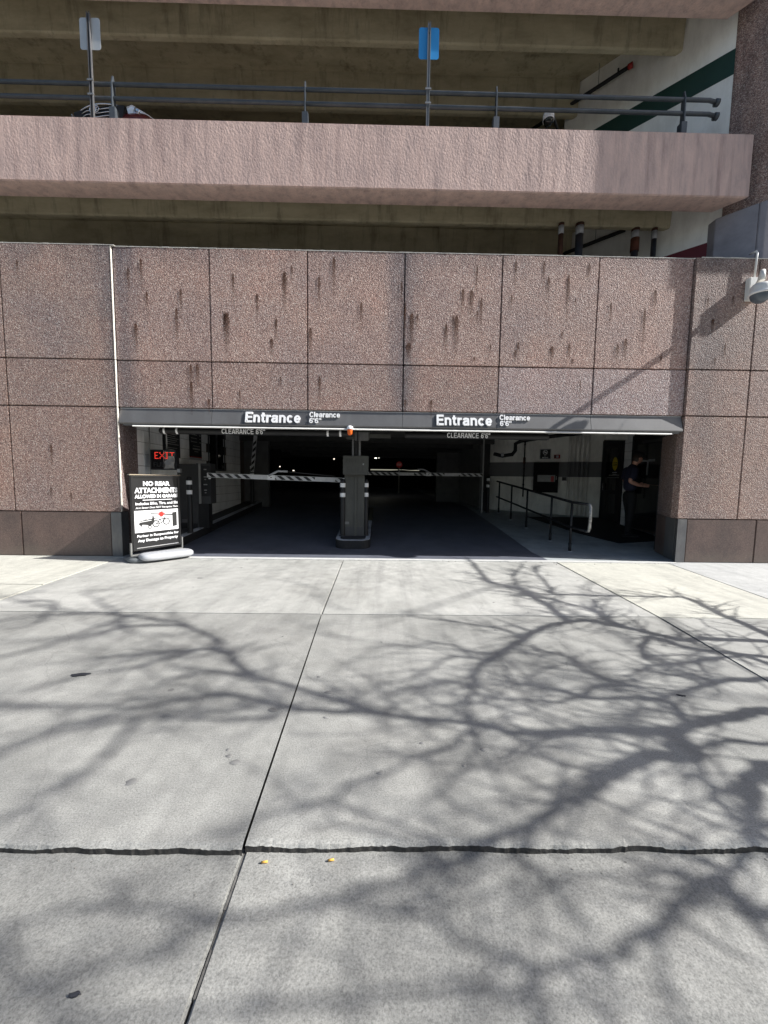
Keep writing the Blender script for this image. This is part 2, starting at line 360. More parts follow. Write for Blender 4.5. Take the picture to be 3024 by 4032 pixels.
# plain heavy grotesque letters drawn as strokes (for the raised and painted signs)
def glyph(ch, s):
    h = s/2; xh = .74
    def arc(cx_, cy_, rx, ry, a0, a1, n=16): return [(cx_+rx*cos(radians(a0+(a1-a0)*i/n)), cy_+ry*sin(radians(a0+(a1-a0)*i/n))) for i in range(n+1)]
    if ch == 'E': return .60, [[(h,0),(h,1)], [(h,1-h*.85),(.60,1-h*.85)], [(h,.52),(.565,.52)], [(h,h*.85),(.60,h*.85)]]
    if ch == 'n': return .57, [[(h,0),(h,xh)], arc(.285,xh-h*.9-.19,.285-h,.19,180,0)+[(.57-h,0)]]
    if ch == 't': return .36, [[(.16,.95),(.16,.24),(.19,.12),(.25,h*.9),(.36,h*.85)], [(0,xh-h*.75),(.35,xh-h*.75)]]
    if ch == 'r': return .38, [[(h,0),(h,xh)], [(h,.36),(h+.03,.50),(.22,xh-h*1.15),(.38,xh-h*1.0)]]
    if ch == 'a': return .57, [[(h*.95,.50),(.12,.60),(.20,xh-h),(.34,xh-h),(.45,.61),(.57-h*1.15,.50),(.57-h*1.15,.12),(.57-h*.9,0)], [(.57-h*1.2,.44),(.36,.41),(.16,.37),(h*.95,.28),(h*.95,.17),(.15,h*.95),(.28,h*.9),(.40,.12),(.57-h*1.2,.24)]]
    if ch == 'c': return .55, [arc(.285,xh/2,.285-h,xh/2-h*.9,42,318)]
    if ch == 'e': return .57, [arc(.285,xh/2,.285-h,xh/2-h*.9,2,322), [(h,xh/2),(.57-h*.6,xh/2)]]
    if ch == 'C': return .70, [arc(.37,.5,.37-h,.5-h*.9,38,322,22)]
    if ch == 'l': return s, [[(h,0),(h,1)]]
    if ch == '6': return .56, [arc(.28,.33,.28-h,.33-h*.9,0,360,20), [(h,.33),(h+.01,.60),(.13,.83),(.27,1-h*.9),(.42,.93),(.52,.78)]]
    if ch == "'": return s*.8, [[(h*.8,1),(h*.8,.70)]]
    if ch == '"': return s*2.1, [[(h*.8,1),(h*.8,.70)], [(h*3.4,1),(h*3.4,.70)]]
    if ch == 'A': return .70, [[(h*.55,0),(.35-h*.12,1)], [(.70-h*.55,0),(.35+h*.12,1)], [(.15,.27),(.55,.27)]]
    if ch == 'R': return .64, [[(h,0),(h,1)], [(h,1-h*.85),(.42,1-h*.85),(.58-h*.7,.90),(.62-h,.74),(.58-h*.7,.57),(.42,.48),(h,.48)], [(.40,.48),(.53-h*.3,.32),(.64-h*.8,0)]]
    if ch == 'L': return .54, [[(h,0),(h,1)], [(h,h*.85),(.54,h*.85)]]
    if ch == 'N': return .66, [[(h,0),(h,1)], [(.66-h,0),(.66-h,1)], [(h*1.1,1-h*.2),(.66-h*1.1,h*.2)]]
    return .30, []
def stroke_text(txt, x0, x1, z0, z1, y, mat, parent, s=.19, depth=.02, gap=.075, M=None, name='lettering'):
    H = z1-z0; gl = [glyph(c, s) for c in txt]; tot = sum(g_[0] for g_ in gl)+gap*(len(gl)-1); k = (x1-x0)/H/tot
    mb = MB(); cx_ = 0; lay = 0; hw = s*H/2*min(1,(.55+.45*k))
    for wd, strokes in gl:
        for st_ in strokes:
            lay += 1; yf = y-depth-(lay%3)*.00025
            pts = [Vector((x0+(cx_+px_)*H*k, z0+pz_*H)) for px_,pz_ in st_]; n = len(pts); L_=[]; R_=[]
            for i,p in enumerate(pts):
                d0 = (pts[i]-pts[i-1]).normalized() if i>0 else (pts[1]-pts[0]).normalized(); d1 = (pts[i+1]-pts[i]).normalized() if i<n-1 else d0
                t_ = (d0+d1).normalized(); nn_ = Vector((-t_.y,t_.x)); m_ = hw/max(.6, nn_.dot(Vector((-d0.y,d0.x))))
                L_.append(p+nn_*m_); R_.append(p-nn_*m_)
            v = [(q.x,yf,q.y) for q in L_]+[(q.x,yf,q.y) for q in R_]+[(q.x,y,q.y) for q in L_]+[(q.x,y,q.y) for q in R_]
            if M: v = [tuple(M @ Vector(q)) for q in v]
            f = [(i+1,i,n+i,n+i+1) for i in range(n-1)]+[(i,i+1,2*n+i+1,2*n+i) for i in range(n-1)]+[(n+i+1,n+i,3*n+i,3*n+i+1) for i in range(n-1)]+[(0,2*n,3*n,n),(n-1,2*n-1,4*n-1,3*n-1)]
            mb.add(v,f)
        cx_ += wd+gap
    return mb.build(name, mat, parent)

# ================================================================ SETTING: ground
ground = MB()
NX = 1
ground.quad((-150,-150,-.16),(150,-150,-.16),(150,60,-.16),(-150,60,-.16))
ground = tag(ground.build('ground', worn('road_asphalt', (.06,.06,.058), .85, var=.3, bump=.8)), kind='structure')

def slab(poly, z, mat, parent, tint=1.0, thick=.14, bev=.006, name='slab'):
    o = MB().prism(poly, z-thick, z).build(name, mat, parent, bevel=bev, seg=2)
    o.color = (tint, tint, tint, 1); return o
driveway = tag(MB().box(-3.9,2.9,-4.9,-.12,-.15,-.13).build('driveway', GROUT), kind='structure')
g = .004
# back row, between the wall and the cross joint
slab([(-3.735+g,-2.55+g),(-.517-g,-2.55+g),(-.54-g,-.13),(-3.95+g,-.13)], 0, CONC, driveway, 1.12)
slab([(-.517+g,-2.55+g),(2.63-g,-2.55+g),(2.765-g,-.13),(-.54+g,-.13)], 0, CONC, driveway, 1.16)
# front row, up to the broken step; darker tint paints in twig shade and dirt
def lipped(x0, x1, yb, z, x0b, x1b, tint):
    """slab whose street edge is chipped away unevenly"""
    n = int((x1-x0)/.010); v = []; f = []; rnd = random.Random(int(x0*100)+5)
    prof = []; a = b = 0; ph = rnd.uniform(0,6)
    for i in range(n+1):
        wv2 = (.005*sin(i*.043+ph*3)+.003*sin(i*.11+ph)+.002*sin(i*.37)+rnd.gauss(0,.0010)); wv_ = .0025*sin(i*.021+ph)+.0015*sin(i*.067+2*ph)+.0015*sin(i*.19); a = a*.97+rnd.gauss(0,.0009); b = b*.55+rnd.gauss(0,.0007); cc = locals().get('cc',0)*.8+rnd.gauss(0,.0016)
        chip = max(0, cc); prof.append((a+b+wv_, chip+max(0,wv_)*1.4, wv2))
    for i,(a,chip,wv2) in enumerate(prof):
        t = i/n; x = x0+(x1-x0)*t; xb = x0b+(x1b-x0b)*t; yf = -4.83+a*.9
        v += [(xb, yb, z), (x, yf+.020+chip, z), (x, yf+.007+chip*.6, z-.003-abs(a)*.3), (x, yf+.001+chip*.3, z-.005-abs(wv2)), (x, yf+.004, z-.05), (x, yf+.01, z-.15)]
    for i in range(n):
        for k in range(5): f.append((i*6+k+1, (i+1)*6+k+1, (i+1)*6+k, i*6+k))
    m = MB(); m.add(v, f); o = m.build('slab', CONC, driveway); o.data.materials.append(LIPM)
    for j,p in enumerate(o.data.polygons):
        if j % 5 >= 3: p.material_index = 1
    o.color = (tint, tint, tint, 1)
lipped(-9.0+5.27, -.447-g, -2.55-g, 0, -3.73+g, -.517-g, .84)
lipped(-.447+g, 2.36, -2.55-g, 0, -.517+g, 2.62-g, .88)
# slab on the street side of the step, 4 cm lower, shade tint deeper still
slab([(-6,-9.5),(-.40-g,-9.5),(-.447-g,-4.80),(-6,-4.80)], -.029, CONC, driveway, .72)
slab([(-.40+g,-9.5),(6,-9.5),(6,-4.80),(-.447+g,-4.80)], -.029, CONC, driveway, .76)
# pale sealant in the joint
sj = MB(); rnd = random.Random(3)
for k in range(60):
    y0 = -6.2+k*.1; 
    if y0 > -.2: break
    x = -.447 if y0 > -4.83 else -.44
    xx = -.447-(y0+4.83)*.0195
    z = -.016 if y0 > -4.83 else -.038
    if rnd.random() < .85: sj.box(xx-.0038, xx+.0038, y0, y0+.1, z-.01, z+.002+.005*rnd.random())
tag(sj.build('joint_sealant', worn('dusty_sealant',(.14,.135,.125),.95,var=.6,scale=30), driveway))
sidewalk = tag(MB().box(-60,60,-.14,-.13,-.158,-.15).build('sidewalk', GROUT), kind='structure')
slab([(-20,-1.65+g),(-3.83-g,-1.65+g),(-3.955-g,-.02),(-20,-.02)], 0, CREAM, sidewalk, 1.0)
slab([(-20,-4.8),(-3.735-g,-4.8),(-3.735-g,-2.57),(-3.83-g,-1.65-g),(-20,-1.65-g)], 0, CREAM, sidewalk, .97)
slab([(-20,-9.5),(-6-g,-9.5),(-6-g,-4.8-g),(-20,-4.8-g)], -.04, CONC, sidewalk, .9)
slab([(2.63+g,-2.56),(4.19-g,-2.56),(4.53-g,-.13),(2.775+g,-.13)], 0, CREAM, sidewalk, 1.0)
slab([(4.19+g,-2.56),(20,-2.56),(20,-.02),(4.7,-.02),(4.7,-.13),(4.53+g,-.13)], 0, COOL, sidewalk, 1.0)
slab([(2.36+g,-4.8),(20,-4.8),(20,-2.56-2*g),(4.0,-2.56-2*g),(2.63+g,-2.56-2*g)], 0, CONC, sidewalk, .95)
slab([(6+g,-9.5),(20,-9.5),(20,-4.8-g),(6+g,-4.8-g)], -.04, CONC, sidewalk, .9)
# white cement strip along the opening
th = MB(); rnd = random.Random(11); xs = [-3.95+i*.12 for i in range(73)]; xs = [x for x in xs if x < 4.68]+[4.69]
top = [(x, -.125+rnd.uniform(-.006,.006)) for x in xs]
tag(MB().prism(top+[(4.69,.0),(-3.95,.0)], -.1, .004).build('threshold_strip', worn('white_cement', (.56,.56,.54), .8, var=.15, scale=14, bump=.6)), kind='structure')

# ---------------- floor inside: rises gently towards the back
def sloped(name, poly_fn, mat, parent=None, off=0):
    ys = [0,.35,.7,1.2,2,3,4,5,6.08,9,14,24,34]; v = []; f = []
    for i,y in enumerate(ys):
        a,b = poly_fn(y); v += [(a,y,zf(y,off)),(b,y,zf(y,off)),(b,y,zf(y,off)-.25),(a,y,zf(y,off)-.25)]
    for i in range(len(ys)-1):
        q = i*4; f += [(q,q+1,q+5,q+4),(q+3,q+7,q+6,q+2),(q,q+4,q+7,q+3),(q+1,q+2,q+6,q+5)]
    f.append((0,3,2,1)); m = MB().add(v,f); return m.build(name, mat, parent)
tag(sloped('garage_floor', lambda y: (-4.3 if y < 5 else -12, 2.70+min(y,3)*.02), ASPH), kind='structure')
tag(sloped('garage_walkway', lambda y: (2.705+min(y,3)*.02, 7.5 if y < 6 else 9), WALKM), kind='structure')

# ================================================================ PARKING GARAGE
GAR = thing('parking_garage', 'multi-storey parking garage clad in pink granite panels with a dark vehicle entrance', 'parking garage', (0,0,0))
JX = [-3.965,-2.548,-1.103,.345,1.802,3.255,4.685]
J = .006
def panel(x0,x1,z0,z1,yf,tint=(1,1,1), name='granite_panel', mat=None, th=.14, lab=None):
    o = MB().box(x0+J,x1-J,yf,yf+th,z0+J,z1-J).build(name, mat or GRAN, GAR, bevel=.007)
    o.color = (*tint,1); 
    if lab: o['label'] = lab
    return o
rnd = random.Random(5)
for i in range(6):
    t1 = rnd.uniform(.95,1.06); t2 = rnd.uniform(.82,.92)
    panel(JX[i],JX[i+1],2.98,4.61,rnd.uniform(-.002,.002),(t1*1.02,t1*.98,t1*.97))
    if i >= 4: panel(JX[i],JX[i+1],2.285,2.98,rnd.uniform(-.002,.002),(1.0,1.06,1.16), lab='paler bluish grey granite panel')
    else: panel(JX[i],JX[i+1],2.285,2.98,rnd.uniform(-.002,.002),(t2,t2*.97,t2*.97))
for x0,x1 in ((-8.9,-7.2),(-7.2,-5.58),(-5.58,-3.965)):
    panel(x0,x1,2.98,4.61,-.035,(.84,.84,.84)); panel(x0,x1,2.285,2.98,-.035,(.80,.78,.77)); panel(x0,x1,.69,2.285,-.035,(.84,.80,.78))
for x0,x1 in ((4.685,5.645),(5.645,7.1),(7.1,8.6)):
    panel(x0,x1,2.98,4.61,-.035,(.80,.80,.79)); panel(x0,x1,2.285,2.98,-.035,(.86,.83,.81)); panel(x0,x1,.69,2.285,-.035,(.88,.84,.80))
for x0,x1 in ((-8.9,-5.49),(-5.49,-4.125)): panel(x0,x1,.0,.69,-.045,name='plinth_panel',mat=PLIN)
for x0,x1 in ((4.845,5.95),(5.95,8.6)): panel(x0,x1,.0,.69,-.045,name='plinth_panel',mat=PLIN)
MB().box(-4.122,-3.962,-.052,.12,.0,.688).build('corner_guard', GUARD, GAR, bevel=.004)
# grout strip in the plinth
# splayed right-hand reveal and square left-hand reveal
def revp(p0,p1,z0,z1,mat,name='reveal_panel',th=.08):
    a=Vector((*p0,0)); b=Vector((*p1,0)); n=Vector((b.y-a.y, -(b.x-a.x),0)).normalized()
    poly=[a,b,b+n*th,a+n*th]; poly=[(p.x,p.y) for p in poly]
    o=MB().prism(poly,z0+J,z1-J).build(name,mat,GAR,bevel=.005); return o
revp((4.700,.115),(5.02,.87),.69,2.06,GRAN).color=(.78,.76,.74,1)
revp((4.780,.125),(5.02,.87),.0,.69,PLIN)
MB().prism([(4.690,-.052),(4.842,-.052),(4.842,.10),(4.775,.10)],.0,.688).build('corner_guard', GUARD, GAR, bevel=.004)
MB().prism([(4.772,.106),(4.80,.106),(4.90,.45),(4.872,.45)],.0,.686).build('corner_guard', FASC, GAR, bevel=.003)
# left reveal
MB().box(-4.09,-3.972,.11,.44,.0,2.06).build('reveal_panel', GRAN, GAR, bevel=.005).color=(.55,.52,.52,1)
for zz0,zz1 in ((.70,2.28),(2.29,2.975),(2.985,4.60)):  # pale strips paint the sun-caught edge onto the pier corner
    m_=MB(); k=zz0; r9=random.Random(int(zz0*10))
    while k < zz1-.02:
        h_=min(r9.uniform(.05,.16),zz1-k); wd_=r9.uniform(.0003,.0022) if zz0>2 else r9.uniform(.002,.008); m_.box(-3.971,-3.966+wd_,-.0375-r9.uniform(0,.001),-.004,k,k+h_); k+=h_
    tag(m_.build('arris_sun_strip', worn('painted_sun_arris',(.62,.58,.52),.8,var=.3,scale=30), GAR), kind='stuff')
cm_=MB(); r9=random.Random(2); k=-8.8  # pale strip along the wall top, painted in for its sunlit edge
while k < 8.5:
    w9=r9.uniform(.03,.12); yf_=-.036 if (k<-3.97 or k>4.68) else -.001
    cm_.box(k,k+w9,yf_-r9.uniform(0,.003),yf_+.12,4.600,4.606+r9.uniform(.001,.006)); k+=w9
tag(cm_.build('coping_sun_strip', worn('painted_sun_coping',(.62,.60,.55),.85,var=.3,scale=30), GAR), kind='stuff')
# backing walls so the joints are closed
bk = MB(); bk.box(-8.9,-4.1,.11,.35,-.1,4.58); bk.box(-4.1,4.8,.15,.35,2.36,4.58); bk.box(5.05,8.6,.11,.35,-.1,4.58); bk.box(4.8,5.05,.15,.35,2.06,4.58)
bk.build('backing_wall', MORT, GAR)
# lintel soffit
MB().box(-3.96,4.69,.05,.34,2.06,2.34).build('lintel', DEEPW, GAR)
# fascia: six segments leaning outwards at the foot
FX = [-3.955,-2.56,-1.103,.345,1.79,3.25,4.675]
fsegs=[]
for i in range(6):
    poly = [(.020,2.275),(-.040,2.055),(-.030,2.040),(.06,2.040),(.06,2.275)]
    fsegs.append(MB().xprism([(y,z) for y,z in poly], FX[i]+.002, FX[i+1]-.002).build('fascia_panel', FASC, GAR, bevel=.002))
MB().box(-3.955,4.675,.022,.05,2.275,2.281).build('flashing', TRIM, GAR)
MB().box(-3.9,4.64,-.012,.05,2.016,2.038).build('drip_strip', FASC, GAR)
MB().xprism([(-.058,1.999),(-.040,2.015),(.05,2.0155),(.05,1.999)],-3.74,4.50).build('white_trim', TRIM, GAR)
# lettering on the fascia (face leans: rotate about its foot)
lean = math.atan2(.06,.22)
def fm(x, y, z): return Matrix.Translation((0,-.040,2.055)) @ Matrix.Rotation(-lean,4,'X') @ Matrix.Translation((0,.040,-2.055))
FMX = fm(0,0,0)
def ftext(t,x0,x1,z0,z1,par,bold=.03): return stroke_text(t,x0,x1,z0,z1,-.043,WHITEP,par,s=.19 if t=='Entrance' else .165,depth=.020,gap=.07,M=FMX)
ftext('Entrance',-2.045,-1.205,2.082,2.245,GAR,.024); ftext('Clearance',-1.075,-.61,2.178,2.262,GAR,.014); ftext("6'6\"",-1.075,-.895,2.085,2.160,GAR,.014)
ftext('Entrance',.865,1.718,2.082,2.248,GAR,.024); ftext('Clearance',1.835,2.305,2.178,2.262,GAR,.014); ftext("6'6\"",1.835,2.015,2.085,2.160,GAR,.014)
# slightly darker repaint patches behind the words
for x0,x1 in ((-2.12,-1.12),(.80,1.80)):
    mbp=MB().quad(*[FMX@Vector(p) for p in ((x0,-.0425,2.060),(x1,-.0425,2.060),(x1,-.0425,2.245),(x0+.04,-.0425,2.245))])
    mbp.build('repaint_patch', new_mat('touch_up_paint',(.075,.075,.078),.5), GAR)
# rusty streaks: (x, z of top, width, length)
ST = [(-5.32,4.36,.06,.16),(-4.98,1.72,.06,.26),(-5.02,1.05,.05,.12),(-4.72,.98,.04,.14),(-3.55,4.44,.07,.28),(-3.74,4.31,.07,.26),(-3.48,3.98,.06,.24),(-2.98,4.02,.07,.26),(-3.05,3.75,.08,.34),
 (-3.66,3.52,.09,.34),(-2.86,2.93,.08,.26),(-2.76,2.94,.10,.22),(-2.86,2.70,.08,.36),(-2.60,2.42,.07,.14),(-3.32,2.70,.05,.08),(-2.20,4.26,.06,.26),(-1.85,3.97,.06,.24),(-2.34,3.71,.07,.22),(-2.31,3.70,.16,.72),
 (-1.44,4.30,.12,.34),(-1.33,4.38,.05,.14),(-1.57,3.62,.07,.22),(-1.64,3.33,.09,.36),(-1.51,2.77,.05,.10),(-2.13,2.57,.05,.20),(-.93,4.24,.07,.30),(-.71,4.52,.09,.34),(-1.06,3.50,.08,.62),(-.92,2.80,.06,.28),
 (-.30,3.88,.07,.24),(.36,3.88,.05,.7),(.46,3.75,.12,.40),(.42,3.30,.14,.34),(.30,4.20,.05,.3),(.38,2.46,.05,.14),(.54,3.72,.05,.14),(.98,3.60,.08,.34),(1.13,3.72,.13,.52),(1.08,3.72,.05,.14),(1.22,4.10,.07,.26),(1.35,4.09,.10,.30),(1.42,4.44,.05,.28),
 (1.50,3.98,.07,.34),(1.44,3.78,.05,.12),(1.66,3.30,.05,.10),(1.42,3.10,.06,.22),(1.58,3.03,.06,.16),(.78,2.46,.07,.16),(2.00,4.52,.06,.24),(2.42,4.52,.06,.26),(2.50,4.30,.07,.22),(2.80,4.34,.08,.44),(1.95,4.02,.05,.14),
 (2.08,3.34,.07,.28),(2.04,3.22,.07,.20),(2.60,3.28,.11,.40),(2.86,3.34,.07,.28),(2.92,3.10,.08,.24),(2.92,3.98,.04,.08),(3.46,3.95,.06,.24),(3.98,3.88,.07,.44),(3.72,3.42,.09,.34),(3.60,3.34,.08,.24),(4.12,4.14,.08,.22),(4.28,3.18,.06,.22),(2.74,3.5,.05,.1),
 (5.00,3.72,.08,.16),(4.90,4.02,.05,.12),(5.22,3.36,.05,.26),(5.08,3.14,.05,.16),(3.10,4.5,.06,.2),(3.06,2.8,.03,.25),(5.28,4.05,.05,.1)]
sm = MB(); uvs = []
for x,z,wd,ln in ST:
    wd *= .85; ln *= 1.45
    if z-ln*1.4 < 2.98 < z: ln = min(ln*1.4, z-2.99)/1.4
    y = -.0395 if (x<-3.97 or x>4.69) else -.0045
    sm.quad((x-wd*.75,y,z-ln*1.4),(x+wd*.75,y,z-ln*1.4),(x+wd*.75,y,z+.015),(x-wd*.75,y,z+.015)); uvs += [(0,0),(1,0),(1,1),(0,1)]
so_ = sm.build('rust_streaks', RUST, GAR); so_['kind'] = 'stuff'
uvl = so_.data.uv_layers.new(name='UVMap'); uvl.data.foreach_set('uv', [c for p in uvs for c in p])

# ---------------- two upper decks
def deck(zb, label):
    # octagonal-cornered spandrel beam, tee stems, slab
    x1f, x1b = 5.56, 5.28
    MB().prism([(-9,.15),(x1f,.15),(x1b,.50),(-9,.50)], zb, zb+.895).build('spandrel_beam', PINK, GAR, bevel=.012)
    MB().prism([(-9,.50),(x1b-.03,.50),(5.16,.56),(-9,.56)], zb+.0, zb+.16).build('beam_ledge', PINK, GAR) if False else None
    for y in (1.0, 2.2, 3.4, 4.6):
        xe = 5.4-(y-.6)*.965-.03
        poly = [(y-.05,zb+.68),(y,zb+.09),(y+.015,zb+.07),(y+.095,zb+.07),(y+.11,zb+.09),(y+.17,zb+.60),(y+.22,zb+.68)]
        MB().xprism(poly, -12, xe).build('tee_stem', OLIV, GAR, bevel=.006)
    MB().prism([(-12,.52),(5.40,.52),(5.40,.60),(1.2,4.8),(-12,24)] if False else [(-12,.51),(5.50,.51),(7.9,.70),(7.9,16),(-12,16)], zb+.68, zb+.82).build('deck_slab', OLIV, GAR)
deck(5.585,'lower'); deck(8.39,'upper')
# level under the lower deck: floor slab behind the parapet wall
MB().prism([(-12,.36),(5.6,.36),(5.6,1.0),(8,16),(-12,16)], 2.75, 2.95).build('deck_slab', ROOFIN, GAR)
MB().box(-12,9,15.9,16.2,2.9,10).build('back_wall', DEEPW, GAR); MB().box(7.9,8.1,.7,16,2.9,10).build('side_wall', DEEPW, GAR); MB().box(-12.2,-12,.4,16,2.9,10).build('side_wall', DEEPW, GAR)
# diagonal white stair wall with painted bands
dx, dy = sin(radians(44)), cos(radians(44))
def wallseg(name, mat, s0, s1, z0, z1, off=0, th=.2, z1b=None, parent=None):
    # s measured from (5.4,.6) going back-left; front face towards the street
    n = Vector((-dy,-dx,0))                          # towards viewer's left/front
    a = Vector((5.4,.6,0))+Vector((-dx,dy,0))*s0; b = Vector((5.4,.6,0))+Vector((-dx,dy,0))*s1
    a = a+n*off; b = b+n*off; c = b-n*th; d = a-n*th
    return MB().prism([(a.x,a.y),(d.x,d.y),(c.x,c.y),(b.x,b.y)] , z0, z1).build(name, mat, parent or GAR)
WU = wallseg('stair_wall', WALLW, -.35, 2.50, 6.30, 9.07)
wallseg('green_band', GREEN, -.35, 2.48, 7.65, 8.02, off=.004, th=.004)
WL = wallseg('stair_wall', WALLW, -.45, 2.50, 2.9, 6.265)
wallseg('maroon_band', MAROON, -.45, 2.48, 4.2, 5.21, off=.004, th=.004)
# corner column: granite shaft on a honed pedestal, both with a 45-degree face
MB().prism([(5.475,.66),(5.475,.50),(5.80,.14),(6.0,-.22),(7.6,-.22),(7.6,.66)], 5.50, 11).build('column_shaft', GRAN, GAR, bevel=.01).color=(1,.97,.94,1)
ped = worn('honed_grey_granite', (.27,.255,.275), .45, var=.25, scale=4)
MB().prism([(5.36,.50),(5.70,.12),(5.70,.9),(5.36,.9)], 4.4, 5.494).build('column_pedestal', ped, GAR, bevel=.006)
MB().prism([(5.708,.112),(5.76,.06),(7.6,.06),(7.6,.9),(5.708,.9)], 4.4, 5.494).build('column_pedestal', ped, GAR, bevel=.006)

# ---------------- interior shell of the ground floor
def ipanel(name, poly, z0, z1, mat, parent=GAR): return MB().prism(poly, z0, z1).build(name, mat, parent)
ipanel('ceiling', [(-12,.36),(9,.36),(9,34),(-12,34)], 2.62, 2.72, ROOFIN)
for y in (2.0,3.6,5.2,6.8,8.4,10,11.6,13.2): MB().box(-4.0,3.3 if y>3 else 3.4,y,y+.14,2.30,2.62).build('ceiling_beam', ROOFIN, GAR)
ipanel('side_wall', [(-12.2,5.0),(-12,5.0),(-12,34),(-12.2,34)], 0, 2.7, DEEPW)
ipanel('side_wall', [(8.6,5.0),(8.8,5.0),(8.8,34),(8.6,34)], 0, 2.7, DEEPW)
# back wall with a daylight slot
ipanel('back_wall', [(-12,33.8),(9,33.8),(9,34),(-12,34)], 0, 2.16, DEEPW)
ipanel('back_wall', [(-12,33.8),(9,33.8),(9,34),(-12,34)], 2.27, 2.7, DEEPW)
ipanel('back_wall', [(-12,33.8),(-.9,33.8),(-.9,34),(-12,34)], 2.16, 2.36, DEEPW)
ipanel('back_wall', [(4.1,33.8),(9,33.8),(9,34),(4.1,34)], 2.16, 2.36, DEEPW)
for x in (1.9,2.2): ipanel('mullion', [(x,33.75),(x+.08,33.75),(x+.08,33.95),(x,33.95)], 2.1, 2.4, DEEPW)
for (x,y) in ((-7.5,14),(-7.5,22),(4.6,13),(4.6,21)): ipanel('column', [(x,y),(x+.5,y),(x+.5,y+.5),(x,y+.5)], .3, 2.62, DEEPW)
# left block wall: individual painted blocks
LW = MB().box(-4.25,-4.012,.44,5.6,-.1,2.62).build('block_wall', MORT, GAR)
blk = None
def block(parent, x, y, z, ly, mat=CMU):
    global blk
    key = round(ly,3)
    if blk is None: blk = {}
    if key not in blk:
        o = MB().box(-.014,0,.003,ly-.003,.003,.197).build('block', mat, parent, bevel=.004, seg=1); blk[key] = o.data
    else:
        o = bpy.data.objects.new('block', blk[key]); col.objects.link(o); o.parent = parent
    o.location = (x,y,z); return o
for r_ in range(13):
    z = .02+r_*.2; y = .45-(.2 if r_%2 else 0)
    while y < 5.2:
        a = max(y,.45); b = min(y+.4,5.25)
        inwin = (3.15<(a+b)/2<4.15) and (1.40<z+.1<2.5)
        if b-a > .05 and not inwin: block(LW, -4.0, a, z, b-a)
        y += .4
tag(MB().box(-4.016,-4.004,3.18,4.10,1.44,2.45).build('booth_window', GLASSD, GAR))
wf = MB(); wf.box(-4.014,-3.985,3.14,3.19,1.40,2.5); wf.box(-4.014,-3.985,4.08,4.13,1.40,2.5); wf.box(-4.014,-3.985,3.6,3.66,1.44,2.45); wf.box(-4.014,-3.985,3.19,4.08,1.40,1.44); wf.build('window_frame', DARKG, GAR)
# wall behind the booth, set in the dark
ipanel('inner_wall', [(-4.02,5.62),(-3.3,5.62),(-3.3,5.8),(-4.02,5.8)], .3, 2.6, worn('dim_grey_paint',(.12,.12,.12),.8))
# right wall: angled painted wall with charcoal stripe
A_ = Vector((6.02,4.41,0)); B_ = Vector((3.20,5.75,0))
un = (B_-A_).normalized(); nn = Vector((-un.y, un.x, 0)); nn = nn if nn.y < 0 else -nn
def onw(s, off=0): p = A_+un*s+nn*off; return (p.x,p.y)
Lw = (B_-A_).length
def rw(name, mat, s0, s1, z0, z1, off=0, th=.15, parent=GAR, bevel=0):
    return MB().prism([onw(s0,off),onw(s0,off-th),onw(s1,off-th),onw(s1,off)], z0, z1).build(name, mat, parent, bevel=bevel)
rw('inner_wall', INTW, -.02, Lw, .1, 2.62); rw('charcoal_stripe', STRIPE, -.02, Lw, 1.385, 1.80, off=.004, th=.004)
# dark return beside the handrail end and deeper white box
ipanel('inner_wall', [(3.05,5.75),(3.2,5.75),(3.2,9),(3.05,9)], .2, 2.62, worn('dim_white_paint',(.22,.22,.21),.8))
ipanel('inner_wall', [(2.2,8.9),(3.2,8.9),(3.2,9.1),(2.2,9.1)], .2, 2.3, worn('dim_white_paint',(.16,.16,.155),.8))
# wall X=6: block pier between the doors
RW = MB().prism([(6.012,1.0),(6.3,1.0),(6.3,4.6),(6.012,4.6)], -.1, 2.62).build('block_wall', MORT, GAR)
blk = None
rblk = bpy.data.meshes.new('x')
def rblock(y, z, ly):
    o = MB().box(0,.014,.003,ly-.003,.003,.197).build('block', CMU, RW, bevel=.004, seg=1); o.location = (5.998,y,z)
for r_ in range(12):
    z = .2+r_*.2
    rblock(3.16,z,.16 if r_%2 else .32)
    if r_%2: rblock(3.32,z,.16)
# doors on that wall
def door(y0,y1,nm,leaf):
    f = MB(); f.box(5.96,6.01,y0,y0+.07,.12,2.34); f.box(5.96,6.01,y1-.07,y1,.12,2.34); f.box(5.96,6.01,y0+.07,y1-.07,2.26,2.34)
    d = MB().box(5.975,6.006,y0+.07,y1-.07,.2,2.26).build('door', BLACKP, GAR)
    f.build('door_frame', BLACKP, d)
    MB().box(5.968,5.974,y0+.20,y1-.18,1.05 if leaf else .5,2.12).build('pane', GLASSD, d)
    return d
D1 = door(3.5,4.36,'door',True)
MB().box(5.972,5.9735,3.7,4.16,.45,.95).build('pane', GLASSD, D1)
MB().tube([(5.935,4.20,1.05),(5.935,4.20,1.22)],.012).tube([(5.935,4.20,1.05),(5.975,4.20,1.05)],.009).tube([(5.935,4.20,1.22),(5.975,4.20,1.22)],.009).build('handle', CHROME, D1)
MB().box(5.94,5.965,3.58,4.05,1.36,1.385).box(5.94,5.965,3.58,3.98,1.42,1.445).build('push_bar', GALV, D1)
D2 = door(1.05,3.14,'door',False)
# pale T-shaped mark on the dark glass
MB().box(5.964,5.9665,2.55,2.60,1.42,1.72).box(5.964,5.9665,2.35,2.80,1.72,1.765).build('glass_mark', GREYP, D2)
MB().box(5.96,5.9665,2.1,2.8,2.14,2.2).build('door_closer', DARKG, D2)
ipanel('inner_wall', [(5.1,.9),(6.3,.9),(6.3,1.0),(5.1,1.0)], -.1, 2.62, DEEPW)

